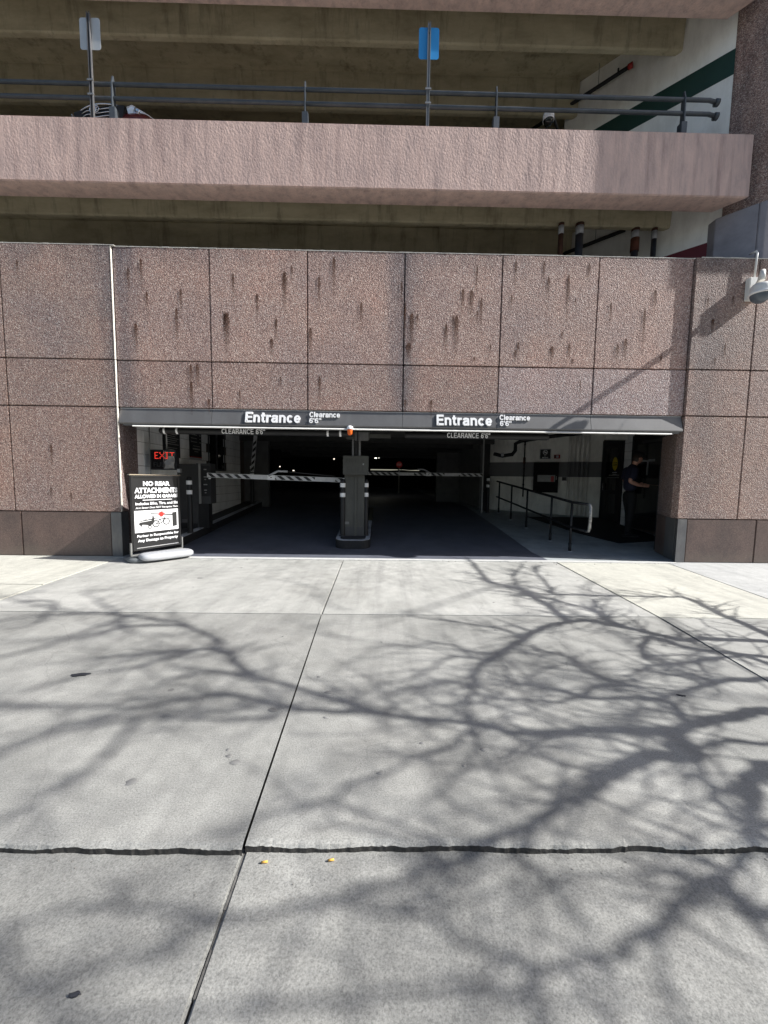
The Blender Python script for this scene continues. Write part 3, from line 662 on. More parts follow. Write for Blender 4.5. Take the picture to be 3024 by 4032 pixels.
# ================================================================ THINGS ON THE UPPER DECK
t = thing('deck_railing', 'slate blue two-rail pipe railing along the top of the pink beam', 'railing', (0,.3,6.48))
MB().tube([(-9,.30,7.06),(4.95,.30,7.06),(5.08,.33,7.06)],.028).build('rail', RAILM, t)
MB().tube([(-9,.30,6.865),(4.95,.30,6.865),(5.08,.33,6.865)],.028).build('rail', RAILM, t)
for x in (5.09,):
    for z in (7.06,6.865): MB().lathe([(0,-.02),(.05,-.02),(.05,.03),(0,.03)],(x,.335,z),14,Matrix.Rotation(pi/2,4,'Y')).build('end_fitting', RAILM, t)
for x in (-6.9,-4.04,-1.18,1.70,4.56):
    MB().xprism([(.25,6.60),(.35,6.60),(.34,7.06),(.31,7.17),(.29,7.17),(.26,7.06)], x-.009, x+.009).build('post', RAILM, t)
    MB().box(x-.045,x+.045,.25,.35,6.48,6.72).build('post_base', RAILM, t, bevel=.005)
# traffic signs seen from behind
def deck_sign(x, y, lean, mat, label, h=7.98):
    s = thing('traffic_sign', label, 'traffic sign', (x,y,6.48))
    pb = MB(); pb.box(x-.022,x-.014,y-.03,y,6.48,h); pb.box(x+.014,x+.022,y-.03,y,6.48,h); pb.box(x-.022,x+.022,y,y+.006,6.48,h)
    po = pb.build('post', lean, s)
    for z in (6.865,7.06): MB().box(x-.045,x+.045,y-.04,y-.03,z-.012,z+.012).build('clamp', GALV, po)
    r = .035; w_ = .15; z0, z1 = 7.50, 7.93; pts = []
    for cx,cz,a0 in ((x+w_-r,z0+r,-90),(x+w_-r,z1-r,0),(x-w_+r,z1-r,90),(x-w_+r,z0+r,180)):
        for k in range(5): a = radians(a0+k*22.5); pts.append((cx+r*cos(a), cz+r*sin(a)))
    MB().yprism(pts, y+.008, y+.012).build('sign_plate', mat, s)
    MB().lathe([(0,0),(.009,0),(.009,.008),(0,.008)],(x,y-.004,7.85),8,Matrix.Rotation(pi/2,4,'X')).build('bolt', GALV, s)
    return s
deck_sign(-4.33,.27,GUARD,ALU,'grey-backed traffic sign on a dark post above the maroon car')
deck_sign(.66,.27,GALV,BLUE,'blue-backed traffic sign on a galvanised post at the middle of the railing')

# maroon car nosed up to the railing
cx0, cy0, cz0 = -4.95, .80, 6.41
car = thing('parked_car', 'maroon car on the upper deck nosed up to the railing, chrome grille showing', 'car', (cx0,cy0,cz0))
PAINT = new_mat('maroon_car_paint', (.10,.008,.014), .25); PAINT.node_tree.nodes['Principled BSDF'].inputs['Coat Weight'].default_value = .8
sec = [(0.0,.72,.30,.62),(.06,.82,.26,.80),(.25,.90,.24,.90),(1.1,.92,.22,1.02),(1.9,.92,.22,1.05),(3.8,.92,.22,1.06),(4.55,.88,.26,1.02),(4.75,.78,.32,.80)]
v=[]; f=[]; nseg=14
for (yy,hw,zb,zt) in sec:
    for k in range(nseg):
        a = 2*pi*k/nseg; c_, s_ = cos(a), sin(a)
        xx = hw*math.copysign(abs(c_)**.38, c_); zz = (zb+zt)/2+(zt-zb)/2*math.copysign(abs(s_)**.55, s_)
        v.append((cx0+xx, cy0+yy, cz0+zz))
for i in range(len(sec)-1):
    for k in range(nseg): f.append((i*nseg+k,i*nseg+(k+1)%nseg,(i+1)*nseg+(k+1)%nseg,(i+1)*nseg+k))
f.append(tuple(range(nseg))[::-1]); f.append(tuple(range((len(sec)-1)*nseg,len(sec)*nseg)))
body = MB().add(v,f,True).build('body', PAINT, car)
body.modifiers.new('s','SUBSURF').levels = 1; body.modifiers['s'].render_levels = 2
MB().xprism([(cy0+1.15,cz0+1.0),(cy0+1.95,cz0+1.42),(cy0+3.3,cz0+1.42),(cy0+4.1,cz0+1.02)],cx0-.70,cx0+.70).build('cabin_glass', GLASSD, car, bevel=.05)
MB().xprism([(cy0+1.9,cz0+1.425),(cy0+2.05,cz0+1.46),(cy0+3.2,cz0+1.46),(cy0+3.35,cz0+1.425)],cx0-.62,cx0+.62).build('roof', PAINT, car, bevel=.02)
# grille: trapezoid ring with bars, an oval ring emblem
def gz(u): return .865-.03*u*u                    # arched top
gr = []
for k in range(13): u = -1+k/6; gr.append((cx0+.47*u*(1 if abs(u)<.9 else .99), cy0-.02+.10*u*u, cz0+gz(u)))
ring = [(cx0-.47,cy0+.08,cz0+.835)]
tr = MB().tube([(cx0-.40,cy0+.03,cz0+.52),(cx0-.485,cy0+.08,cz0+.76)]+[(p[0],p[1],p[2]) for p in gr]+[(cx0+.485,cy0+.08,cz0+.76),(cx0+.40,cy0+.03,cz0+.52)],.013,8)
G = MB().yprism([(cx0-.40,cz0+.52),(cx0+.40,cz0+.52),(cx0+.47,cz0+.83),(cx0+.25,cz0+.86),(cx0-.25,cz0+.86),(cx0-.47,cz0+.83)],cy0+.02,cy0+.2).build('grille', BLACKP, car)
tr.build('grille_frame', CHROME, G)
for z in (.80,.745,.69,.635,.58):
    MB().tube([(cx0-.46+(.8-z)*.2,cy0+.065,cz0+z-.012),(cx0-.2,cy0-.005,cz0+z),(cx0+.2,cy0-.005,cz0+z),(cx0+.46-(.8-z)*.2,cy0+.065,cz0+z-.012)],.0085,6).build('grille_bar', CHROME, G)
em = MB()
for (ra,rb) in ((.085,.058),(.03,.055)):
    em.tube([(cx0-.03+ra*cos(a*pi/10), cy0-.035, cz0+.785+rb*sin(a*pi/10)) for a in range(21)], .008, 6, caps=False)
em.tube([(cx0-.03+.06*cos(a*pi/10), cy0-.035, cz0+.815+.02*sin(a*pi/10)) for a in range(21)], .007, 6, caps=False)
em.build('emblem', CHROME, G)
LENS = new_mat('headlight_lens', (.60,.66,.74), .08, .3)
for sx in (1,-1):
    pts = [(.52,.10,.66),(.50,.06,.80),(.56,.10,.865),(.72,.25,.83),(.90,.48,.775),(.925,.55,.74),(.80,.22,.69)]
    vs = [(cx0+sx*x,cy0+y-.03,cz0+z) for x,y,z in pts]; vb = [(cx0+sx*(x-.02),cy0+y+.16,cz0+z-.03) for x,y,z in pts]; n=len(pts)
    hl = MB().add(vs+vb,[tuple(range(n)),tuple(range(n,2*n))[::-1]]+[(i,(i+1)%n,n+(i+1)%n,n+i) for i in range(n)]).build('headlight', LENS, car)
    MB().tube([vs[1],vs[2],vs[3],vs[4],vs[5]],.009,6).build('lens_rim', CHROME, hl)
    MB().lathe([(0,.0),(.05,.0),(.055,.02),(.03,.02),(0,.01)],(cx0+sx*.64,cy0+.09,cz0+.775),12,Matrix.Rotation(pi/2,4,'X')).build('bulb_reflector', CHROME, hl)
for sx in (1,-1):
    for yy in (.95,3.7):
        wv = MB().lathe([(.0,-.1),(.2,-.1),(.32,-.1),(.34,-.06),(.34,.06),(.32,.1),(.0,.1)],(cx0+sx*.80,cy0+yy,cz0+.34),20,Matrix.Rotation(pi/2,4,'Y')).build('wheel', BLACKP, car)
        MB().lathe([(0,.0),(.2,.0),(.2,.02),(0,.03)],(cx0+sx*.895,cy0+yy,cz0+.34),14,Matrix.Rotation(sx*pi/2,4,'Y')).build('rim', GALV, wv)
    MB().box(cx0+sx*.92,cx0+sx*1.08,cy0+1.45,cy0+1.53,cz0+.98,cz0+1.12).build('mirror', PAINT, car, bevel=.02)

car.matrix_basis = Matrix.Translation((-4.66,.86,6.385)) @ Matrix.Rotation(radians(-9),4,'Z')
# small bullet dome on the upper deck
t = thing('security_camera', 'small white dome camera under the railing beside the upper stair wall', 'camera', (2.62,.75,6.9))
sc = (2.63,.62,7.00)
MB().lathe([(.0,.10),(.07,.10),(.085,.07),(.085,.0),(.0,.0)],sc,16).build('housing', IVORY, t)
MB().lathe([(.0,-.09),(.045,-.075),(.068,-.04),(.075,.0)],sc,16).build('dome', GLASSD, t)
MB().lathe([(.079,-.012),(.088,-.012),(.088,.002),(.079,.002)],sc,16).build('trim_ring', WHITEM, t)
MB().tube([(sc[0],sc[1],sc[2]-.05),(sc[0]-.06,sc[1]+.05,sc[2]-.2),(sc[0]-.08,sc[1]+.05,6.40)],.014).tube([(sc[0]+.08,sc[1],sc[2]+.05),(2.95,.95,7.05),(3.35,1.6,7.3)],.02).build('bracket', BLACKP, t)

# sprinkler pipes on the diagonal wall
def wp(s, off, z):
    n = Vector((-dy,-dx,0)); p = Vector((5.4,.6,0))+Vector((-dx,dy,0))*s+n*off; return (p.x,p.y,z)
t = thing('sprinkler_pipe', 'black sprinkler pipe with red end cap on the upper white stair wall', 'pipe', wp(1.3,.12,8.66))
MB().tube([wp(1.33,.12,8.66),wp(3.4,.12,8.66)],.032).build('pipe', BLACKP, t)
MB().tube([wp(1.29,.12,8.66),wp(1.36,.12,8.66)],.045).build('end_cap', RED, t)
MB().tube([wp(1.85,.12,8.66),wp(1.85,.12,9.06)],.006,6).build('hanger', GALV, t)
MB().tube([wp(1.52,.12,8.66),wp(1.52,.12,8.75)],.016,8).build('sprinkler_head', BLACKP, t)
t = thing('sprinkler_pipe', 'black sprinkler pipe on the lower white stair wall between the drain pipes', 'pipe', wp(1.2,.12,5.86))
MB().tube([wp(1.25,.12,5.86),wp(3.4,.12,5.86)],.032).build('pipe', BLACKP, t)
MB().tube([wp(1.75,.12,5.86),wp(1.75,.12,6.26)],.006,6).build('hanger', GALV, t)

# four drain pipes rising behind the parapet into the deck
dp = [(3.07,.98,.085,BRN,'slim brown drain pipe, leftmost of the four behind the parapet'),(3.39,.98,.125,PIPEG,'fat slate drain pipe second from the left behind the parapet'),
      (4.42,1.08,.115,PIPEG,'slate drain pipe with a rusty upper sleeve behind the parapet'),(4.74,1.06,.085,PIPEG,'slim slate drain pipe with white collar, rightmost behind the parapet')]
for i,(x,y,wd,mt,lb) in enumerate(dp):
    t = thing('drain_pipe', lb, 'pipe', (x,y,2.95), group='drain pipes behind the parapet'); r = wd/2
    y = y-.02
    MB().tube([(x,y,2.95),(x,y,5.50)], r, 16).build('pipe', mt, t)
    MB().tube([(x,y,5.48),(x,y,5.62)], r*1.08, 16).build('collar', KERBW, t)
    MB().tube([(x,y,5.615),(x,y,5.66)], r*1.12, 16).build('flange', BRN, t)
    if i == 2: MB().tube([(x,y,5.28),(x,y,5.50)], r*1.2, 16).build('sleeve', worn('rust_sleeve',(.11,.035,.02),.85,var=.4), t)

# dome camera on the right-hand pier
t = thing('dome_camera', 'large ivory dome security camera on a wall arm at the right-hand pier', 'camera', (5.52,-.035,4.05))
MB().box(5.44,5.60,-.12,-.036,3.98,4.30).build('junction_box', IVORY, t, bevel=.01)
MB().tube([(5.545,-.07,4.30),(5.555,-.07,4.66),(5.56,-.045,4.70),(5.56,.05,4.71)],.014,10).build('conduit', IVORY, t)
MB().tube([(5.53,-.12,4.14),(5.49,-.22,4.19),(5.43,-.31,4.24),(5.36,-.39,4.235),(5.335,-.415,4.19),(5.33,-.42,4.10)],[.04,.035,.032,.032,.034,.036],14).build('arm', IVORY, t)
dc = (5.33,-.42,3.93)
MB().lathe([(.0,.135),(.05,.132),(.098,.115),(.122,.075),(.125,.0)],dc,28).build('housing', IVORY, t)
MB().lathe([(.120,.01),(.14,.005),(.142,-.02),(.118,-.025)],dc,28).build('trim_ring', WHITEM, t)
dom = MB(); dom.lathe([(.118*cos(a*pi/18), -.02-.12*sin(a*pi/18)) for a in range(10)],dc,28); dom.build('dome', new_mat('smoked_dome',(.10,.12,.14),.08), t)

# ================================================================ THINGS AT THE ENTRANCE
# clearance bars
def cbar(x0, x1, z, y, label, tx0, tx1, bands, chains):
    t = thing('clearance_bar', label, 'clearance bar', ((x0+x1)/2,y,z), group='clearance bars hanging in the entrance')
    r = .052
    MB().tube([(x0,y,z),(x0+.02,y,z),(x1-.02,y,z),(x1,y,z)],[r*.82,r,r,r*.82],22).build('tube', BLACKP, t)
    for b in bands: MB().tube([(b-.016,y,z),(b+.016,y,z)], r+.0015, 22, caps=False).build('band', WHITEM, t)
    stroke_text("CLEARANCE 6'6\"", tx0, tx1, z-.040, z+.040, y-r-.001, WHITEP, t, s=.17, depth=.002, gap=.10)
    for c in chains: MB().tube([(c,y,z+r*.9),(c,y,2.40)],.006,6).build('hanger', GALV, t)
cbar(-3.50,-.42,1.975,.27,'black clearance bar with white bands and lettering over the left lane',-2.505,-1.82,(-3.42,-3.22,-.83,-.63),(-3.2,-.8))
cbar(.40,2.72,1.965,.27,'black clearance bar with white lettering over the right lane',1.075,1.765,(),(.6,2.5))
# beacon
t = thing('beacon_light', 'small amber beacon with white cap hanging under the fascia', 'beacon', (-.455,-.05,1.97))
MB().lathe([(.0,1.915-1.97),(.025,-.05),(.036,-.03),(.040,.01),(.040,.035)],(-.455,-.05,1.965),18).build('lens', AMBER, t)
MB().lathe([(.047,.035),(.047,.075),(.02,.09),(.0,.09)],(-.455,-.05,1.965),18).build('cap', WHITEM, t)
# raised kerb island on the left
isl = thing('kerb_island', 'black sided kerb island with white painted edge along the block wall', 'kerb', (-3.7,.6,0))
def kerbstrip(x0,x1,y0,y1,o0,o1,mat,name):
    ys = [y0+(y1-y0)*k/24 for k in range(25)]; v=[]; f=[]
    for y in ys: v += [(x0,y,zf(y,o0)),(x1,y,zf(y,o0)),(x1,y,zf(y,o1)),(x0,y,zf(y,o1))]
    for i in range(24):
        q=i*4; f += [(q,q+4,q+5,q+1),(q+1,q+5,q+6,q+2),(q+2,q+6,q+7,q+3),(q+3,q+7,q+4,q)]
    f += [(0,1,2,3),(96,99,98,97)]
    return MB().add(v,f).build(name, mat, isl)
kerbstrip(-4.0,-3.50,.62,5.6,-.05,.148,KERBB,'kerb'); kerbstrip(-4.0,-3.64,.7,5.6,.148,.150,worn('dark_island_top',(.035,.036,.04),.7),'island_top'); kerbstrip(-3.64,-3.506,.63,5.6,.148,.154,KERBW,'painted_edge')
# round-ended centre island
ci = thing('kerb_island', 'narrow black and white kerb island between the two lanes', 'kerb', (-.46,.8,0))
def ovalpoly(x0,x1,y0,y1,r,off=0):
    x0+=off;x1-=off;y0+=off;y1-=off; r=max(.02,r-off); p=[]
    for cx_,cy_,a0 in ((x1-r,y0+r,-90),(x1-.05,y1-.05,0),(x0+.05,y1-.05,90),(x0+r,y0+r,180)):
        rr = r if cy_ < y0+1 else .05
        for k in range(8): a=radians(a0+k*90/7); p.append((cx_+rr*cos(a), cy_+rr*sin(a)))
    return p
def islandmesh(poly, z0, z1, mat, name):
    n=len(poly); v=[(x,y,zf(y,z0)) for x,y in poly]+[(x,y,zf(y,z1)) for x,y in poly]
    return MB().add(v,[tuple(range(n,2*n))]+[(i,(i+1)%n,n+(i+1)%n,n+i) for i in range(n)]).build(name,mat,ci)
islandmesh(ovalpoly(-.78,-.15,.78,4.7,.19),-.05,.150,KERBB,'kerb'); islandmesh(ovalpoly(-.78,-.15,.78,2.75,.19,.004),.14,.155,KERBW,'painted_edge')
islandmesh(ovalpoly(-.78,-.15,2.76,4.7,.05,.004),.14,.154,worn('yellowed_kerb',(.12,.11,.07),.8),'painted_edge'); islandmesh(ovalpoly(-.78,-.15,.78,4.7,.19,.085),.14,.160,worn('island_top',(.03,.032,.036),.7),'island_top')
# bollards
def make_bollard(label):
    b = thing('bollard', label, 'bollard', (0,0,0), group='black bollards with two white bands')
    h=1.06; r=.047
    MB().lathe([(r,0),(r,h-.03),(r*.8,h-.008),(r*.4,h),(0,h)],(0,0,0),18).build('post', BLACKP, b)
    MB().lathe([(r+.003,.0),(r+.003,.075)],(0,0,.95-.04),18).build('band', WHITEM, b); MB().lathe([(r+.003,.0),(r+.003,.075)],(0,0,.77-.04),18).build('band', WHITEM, b)
    MB().lathe([(r+.02,0),(r+.02,.012),(r,.016)],(0,0,0),18).build('collar', DARKG, b)
    return b
b0 = make_bollard('black bollard with two white bands beside the ticket machine')
b0.matrix_basis = Matrix.Translation((-3.545,1.26,zf(1.26,.15)))
for (x,y,off,lb,sc) in ((-.67,1.14,.15,'left bollard with two white bands at the front of the centre island',1),(-.245,1.22,.15,'right bollard with two white bands at the front of the centre island',1),
                     (3.10,4.98,0,'bollard with two white bands at the far end of the handrail',1.0),(-3.62,5.1,.15,'bollard with white bands deep in the dark behind the left barrier arm',1.1)):
    b = copy_tree(b0); b['label'] = lb; b.matrix_basis = Matrix.Translation((x,y,zf(y,off))) @ Matrix.Scale(sc,4)
# ticket machine
zb = zf(1.75,.15)
t = thing('ticket_machine', 'tall charcoal ticket machine with pale edged control panel on the left island', 'ticket machine', (-3.75,1.75,zb))
MB().box(-4.0,-3.60,1.72,1.95,zb,1.50).build('cabinet', DARKG, t, bevel=.008)
MB().box(-3.597,-3.32,1.66,1.92,.72,1.515).build('head', DARKG, t, bevel=.006)
MB().box(-3.60,-3.40,1.74,1.90,zb,.72).build('pedestal', BLACKP, t)
MB().box(-3.545,-3.50,1.64,1.659,.72,1.52).build('side_trim', GALV, t, bevel=.003)
MB().box(-3.49,-3.33,1.640,1.659,.87,1.47).build('control_panel', BLACKP, t)
for z,w_ in ((1.385,.05),(1.24,.06),(1.19,.03),(1.09,.07),(.98,.05),(.93,.03)): MB().box(-3.41-w_/2,-3.41+w_/2,1.632,1.6395,z,z+.02).build('button', GALV, t)
MB().box(-3.34,-3.30,1.62,1.64,1.21,1.23).build('ticket_slot', WHITEM, t)
MB().box(-3.92,-3.80,1.7,1.7195,.34,.40).build('data_plate', GUARD, t)
MB().box(-3.98,-3.62,1.71,1.7195,zb,zb+.09).build('base_skirt', BLACKP, t)
# barrier arms (built along local x)
def arm(name_label, loc, ry, L, bx, droop=0, thick=.09, bside=1, group=True):
    t = thing('barrier_arm', name_label, 'barrier', loc, group='striped barrier arms')
    t.matrix_basis = Matrix.Translation(loc) @ Matrix.Rotation(ry,4,'Y')
    local(MB().box(0,L,-.018,.018,-thick/2,thick/2).build('arm', STRP, None), t)
    if bx:
        e = MB().box(bx-.07,bx+.07,-.03,-.019,-thick/2-.003,thick/2+.003).build('hinge_plate', WHITEM, None); local(e, t)
        local(MB().tube([(bx-.05*bside,-.03,.03),(bx+.13*bside,-.03,.13),(bx+.32*bside,-.03,.13)],.022,8).build('linkage', GREYP, None), t)
        local(MB().tube([(bx+.28*bside,-.03,.125),(bx+1.25*bside,-.02,.07)],.010,6).build('tie_rod', DARKG, None), t)
        local(MB().lathe([(0,0),(.012,0),(.012,.006),(0,.006)],(bx,-.031,0),8,Matrix.Rotation(pi/2,4,'X')).build('bolt', BLACKP, None), t)
    return t
arm('striped barrier arm lowered across the left lane from the ticket machine', (-3.36,1.62,1.285), radians(1.35), 2.68, 1.25)
arm('striped barrier arm lowered across the right lane', (-.30,4.72,1.405), radians(.05), 3.16, 1.66, thick=.085, bside=-1)
arm('striped barrier arm standing upright in the dark beside the booth', (-3.40,4.45,1.40), radians(-84), 1.1, 0)
t = thing('steel_post', 'thin pale steel post at the far end of the right barrier arm', 'post', (2.92,4.95,.33))
MB().box(2.905,2.945,4.93,4.97,.30,2.45).build('post', GALV, t); MB().box(2.86,2.92,4.90,4.93,1.36,1.45).build('arm_rest', GALV, t)
MB().lathe([(0,0),(.02,0),(.02,.03),(0,.03)],(2.93,4.93,.95),8,Matrix.Rotation(pi/2,4,'X')).build('bolt', GALV, t)
t = thing('steel_column', 'black steel column behind the far bollard', 'column', (3.12,5.4,.36))
MB().box(3.04,3.18,5.35,5.45,.3,2.62).box(3.0,3.22,5.32,5.35,.3,2.62).build('column_body', BLACKP, t)
# gate controller cabinet with FULL sign
t = thing('gate_cabinet', 'dull grey gate cabinet with an unlit FULL sign on the centre island', 'gate cabinet', (-.44,1.0,.19))
MB().box(-.655,-.195,.98,1.10,1.325,1.665).build('sign_box', SIGNG, t, bevel=.006)
GH = worn('unlit_sign_letters', (.050,.050,.044), .6)
text_obj('ENTER', -.60,-.27,1.535,1.61,.9785,GH,t,depth=.001); text_obj('FULL', -.58,-.25,1.36,1.47,.9785,GH,t,depth=.001)
MB().box(-.30,-.275,.975,.9795,1.50,1.53).build('sticker', GALV, t)
MB().box(-.64,-.428,1.14,1.40,zf(1.2,.155),1.33).build('cabinet_door', SIGNG, t, bevel=.004); MB().box(-.422,-.27,1.14,1.40,zf(1.2,.155),1.33).build('cabinet_door', SIGNG, t, bevel=.004)
MB().box(-.45,-.41,1.12,1.15,.10,1.33).build('door_strip', SIGNG, t); MB().box(-.64,-.27,1.13,1.1385,.19,.36).build('kick_plate', DARKG, t)
MB().box(-.625,-.55,1.13,1.1385,.41,.455).build('data_plate', GUARD, t)
MB().box(-.495,-.462,1.0,1.05,1.665,2.3).build('mast', GUARD, t); MB().box(-.375,-.34,1.0,1.05,1.665,2.3).build('mast', GUARD, t); MB().box(-.45,-.395,1.03,1.06,1.665,2.3).build('mast', BLACKP, t)
MB().box(-.60,-.18,.96,1.06,1.955,2.10).build('junction_box', SIGNG, t, bevel=.008); MB().box(-.44,-.20,.94,.9595,1.93,2.08).build('junction_cover', GUARD, t, bevel=.006); MB().box(-.40,-.38,.92,.9395,1.93,2.1).build('cable', BLACKP, t)
MB().box(-.18,.20,.98,1.05,1.985,2.05).build('arm_bracket', SIGNG, t)
# LED exit sign
t = thing('exit_sign', 'black LED sign reading EXIT in red dots with a torn cover', 'LED sign', (-3.7,.9,1.3))
ez0,ez1 = 1.36,1.70; ex0,ex1 = -3.88,-3.44
MB().box(ex0,ex1,.62,.72,ez0,ez1).build('housing', BLACKP, t, bevel=.006)
MB().box(ex0+.02,ex1-.02,.614,.6195,ez0+.02,ez1-.02).build('display_face', GLASSD, t)
FONT = {'E':['1111','1000','1000','1110','1000','1000','1111'],'X':['10001','10001','01010','00100','01010','10001','10001'],'I':['111','010','010','010','010','010','111'],'T':['11111','00100','00100','00100','00100','00100','00100']}
dots = MB(); xx = ex0+.085; ds = .0165
for ch in 'EXIT':
    for r_,row in enumerate(FONT[ch]):
        for c_,b in enumerate(row):
            if b=='1':
                X=xx+c_*ds; Z=ez1-.045-r_*ds; dots.box(X,X+.009,.609,.6135,Z-.009,Z)
    xx += (len(FONT[ch][0])+1.1)*ds
tag(dots.build('led_lettering', LED, t))
text_obj('FULL', ex0+.06, ex0+.30, ez0+.05, ez0+.13, .6125, worn('unlit_led',(.02,.02,.02),.4), t, depth=.001)
MB().box(ex0+.235,ex0+.239,.606,.6135,ez0+.02,ez1-.01).build('cover_edge', GALV, t)
sh = MB(); rnd = random.Random(9); pts = [(ex0+.26+.16*u+rnd.uniform(-.012,.012), .600+rnd.uniform(-.012,.006), ez1-.11-.20*v+rnd.uniform(-.012,.012)) for v in (0,.25,.5,.75,1) for u in (0,.33,.66,1)]
pts[0]=(ex0+.31,.6,ez1-.12); pts[4]=(ex0+.30,.603,ez1-.16)
sh.add(pts,[(i*4+j,i*4+j+1,i*4+j+5,i*4+j+4) for i in range(4) for j in range(3)]).build('torn_film', new_mat('crumpled_film',(.20,.19,.175),.22), t)
MB().tube([(-3.62,.67,ez1),(-3.62,.67,2.3)],.012,8).tube([(-3.9,.66,1.2),(-3.9,.66,2.3)],.010,8).build('hanger', GALV, t)
MB().box(ex1,ex1+.05,.63,.70,ez0-.04,ez0+.02).build('bracket', GALV, t)
# posters on the block wall
def poster(y0,y1,z0,z1,label,rows,red=False,ymid=None):
    t = thing('wall_sign', label, 'sign', (-3.985,(y0+y1)/2,z0))
    MB().box(-3.985,-3.965,y0,y1,z0,z1).build('board', BLACKP, t)
    pr = MB(); rnd = random.Random(int(y0*10))
    for (z,a,b,h) in rows:
        yy = y0+(y1-y0)*a; ye = y0+(y1-y0)*b
        while yy < ye:
            l_ = rnd.uniform(.02,.05); pr.quad((-3.9635,yy,z),(-3.9635,min(yy+l_,ye),z),(-3.9635,min(yy+l_,ye),z+h),(-3.9635,yy,z+h)); yy += l_+.008
    tag(pr.build('printed_lines', worn('printed_grey',(.38,.38,.36),.6), t))
    if red: MB().box(-3.985,-3.962,y0,y1,z0-.02,z0).build('red_edge', RED, t); MB().box(-3.985,-3.964,y0,y1,z0-.07,z0-.02).build('pale_edge', GREYP, t)
poster(1.22,1.80,1.62,2.25,'black notice with lines of small white print behind the LED sign',[(2.20-.038*k,.08,.9-.1*((k*7)%3),.012) for k in range(10)]+[(1.79-.035*k,.08,.8,.011) for k in range(2)])
poster(2.22,2.74,1.68,2.28,'black rate board with red lower edge above the ticket machine',[(2.21-.075*k,.08,.6,.016) for k in range(4)]+[(2.21-.075*k,.8,.95,.02) for k in range(4)]+[(1.90,.25,.85,.014),(1.83,.2,.85,.03),(1.78,.35,.7,.018)],True)
# no-rear-attachments sign
P0 = Vector((-3.545,-.47,0)); P1 = Vector((-3.18,.17,0)); e = (P1-P0).normalized(); SW = (P1-P0).length
SMX = Matrix(((e.x,-e.y,0,P0.x),(e.y,e.x,0,P0.y),(0,0,1,0),(0,0,0,1)))        # local x along the face, -y towards the viewer
t = thing('pavement_sign', 'black free-standing sign reading NO REAR ATTACHMENTS on a grey moulded base', 'sign', (-3.32,-.15,0))
SB = worn('satin_black_frame', (.018,.018,.019), .32, .1, var=.2); 
def sp(mb,name,mat,par=t,bevel=0):
    mb.v = [tuple(SMX@Vector(v)) for v in mb.v]; return mb.build(name,mat,par,bevel=bevel)
z0,z1 = .165,1.262
sp(MB().box(0.03,SW-.03,-.008,.012,z0+.03,z1-.03),'sign_panel',SB)
fr = MB(); fr.box(0,SW,-.02,.02,z1-.035,z1); fr.box(0,SW,-.02,.02,z0,z0+.035); fr.box(0,.035,-.02,.02,z0+.035,z1-.035); fr.box(SW-.035,SW,-.02,.02,z0+.035,z1-.035); sp(fr,'frame',SB,bevel=.005)
sp(MB().box(-.015,SW+.02,-.024,.024,z1,z1+.014),'top_rail',CHROME)
u = MB(); u.box(-.03,-.012,-.015,.015,z0-.06,z0+.12); u.box(-.03,SW+.03,-.015,.015,z0-.07,z0-.052); u.box(SW+.012,SW+.03,-.015,.015,z0-.06,z0+.12); sp(u,'cradle',GALV)
sp(MB().box(0.05,SW-.05,-.021,-.017,z0+.03,z0+.042),'bottom_strip',CHROME)
def st(txt,u0,u1,za,zb_,bold=.03,shear=0,name='lettering'): return text_obj(txt,u0*SW,u1*SW,za,zb_,-.0095,WHITEP,t,depth=.001,bold=bold,shear=shear,M=SMX)
st('NO REAR',.24,.79,1.105,1.175,.05); st('ATTACHMENTS',.07,.955,1.000,1.080,.05); st('ALLOWED IN GARAGE',.07,.955,.925,.980,.05)
sp(MB().box(.22*SW,.83*SW,-.0098,-.0088,.893,.903),'rule_line',WHITEP)
st('Includes Bike, Tire, and Ski',.08,.95,.820,.868,.03); st('Arm Sensor Does NOT Recognize Them',.08,.955,.765,.800,.02,.25)
st('Parker is Responsible for',.09,.955,.345,.390,.035); st('Any Damage to Property',.10,.935,.272,.325,.035)
sp(MB().box(.01+.0*SW,SW-.01,-.0105,-.0088,.425,.745),'picture_panel',WHITEP)
PK = new_mat('print_black',(.02,.02,.02),.5); PR = new_mat('print_red',(.75,.03,.02),.5)
def flat(polys,mat,name,y): 
    m=MB()
    for p in polys: m.add([(a*SW,y,b) for a,b in p],[tuple(range(len(p)))])
    return sp(m,name,mat)
flat([[(.82,.47),(.92,.478),(.92,.70),(.82,.692)],[(.36,.700),(.365,.683),(.83,.647),(.83,.668)]],PK,'barrier_picture',-.0112)
star=[]
for k in range(28):
    a=2*pi*k/28; r=(.058 if k%2 else .032)*(1 if .1<a<3.0 else .8); star.append((.585+r*cos(a)*1.5,.672+r*sin(a)*1.15))
flat([star],PR,'burst_picture',-.0118)
carp=[(.13,.545),(.15,.59),(.22,.615),(.33,.66),(.42,.665),(.44,.62),(.44,.56),(.40,.535),(.34,.50),(.30,.525),(.20,.535),(.17,.515)]
flat([carp],PK,'car_picture',-.0110)
flat([[(.18,.60),(.24,.605),(.33,.65),(.28,.645)],[(.27,.607),(.39,.618),(.40,.655),(.35,.655)],[(.15,.573),(.38,.590),(.38,.598),(.15,.582)]],WHITEP,'car_window_picture',-.0114)
def ringp(cx_,cz_,ra,rb,n=20):
    return [[(cx_+ra*cos(2*pi*k/n)/.75,cz_+ra*sin(2*pi*k/n)),(cx_+ra*cos(2*pi*(k+1)/n)/.75,cz_+ra*sin(2*pi*(k+1)/n)),(cx_+rb*cos(2*pi*(k+1)/n)/.75,cz_+rb*sin(2*pi*(k+1)/n)),(cx_+rb*cos(2*pi*k/n)/.75,cz_+rb*sin(2*pi*k/n))] for k in range(n)]
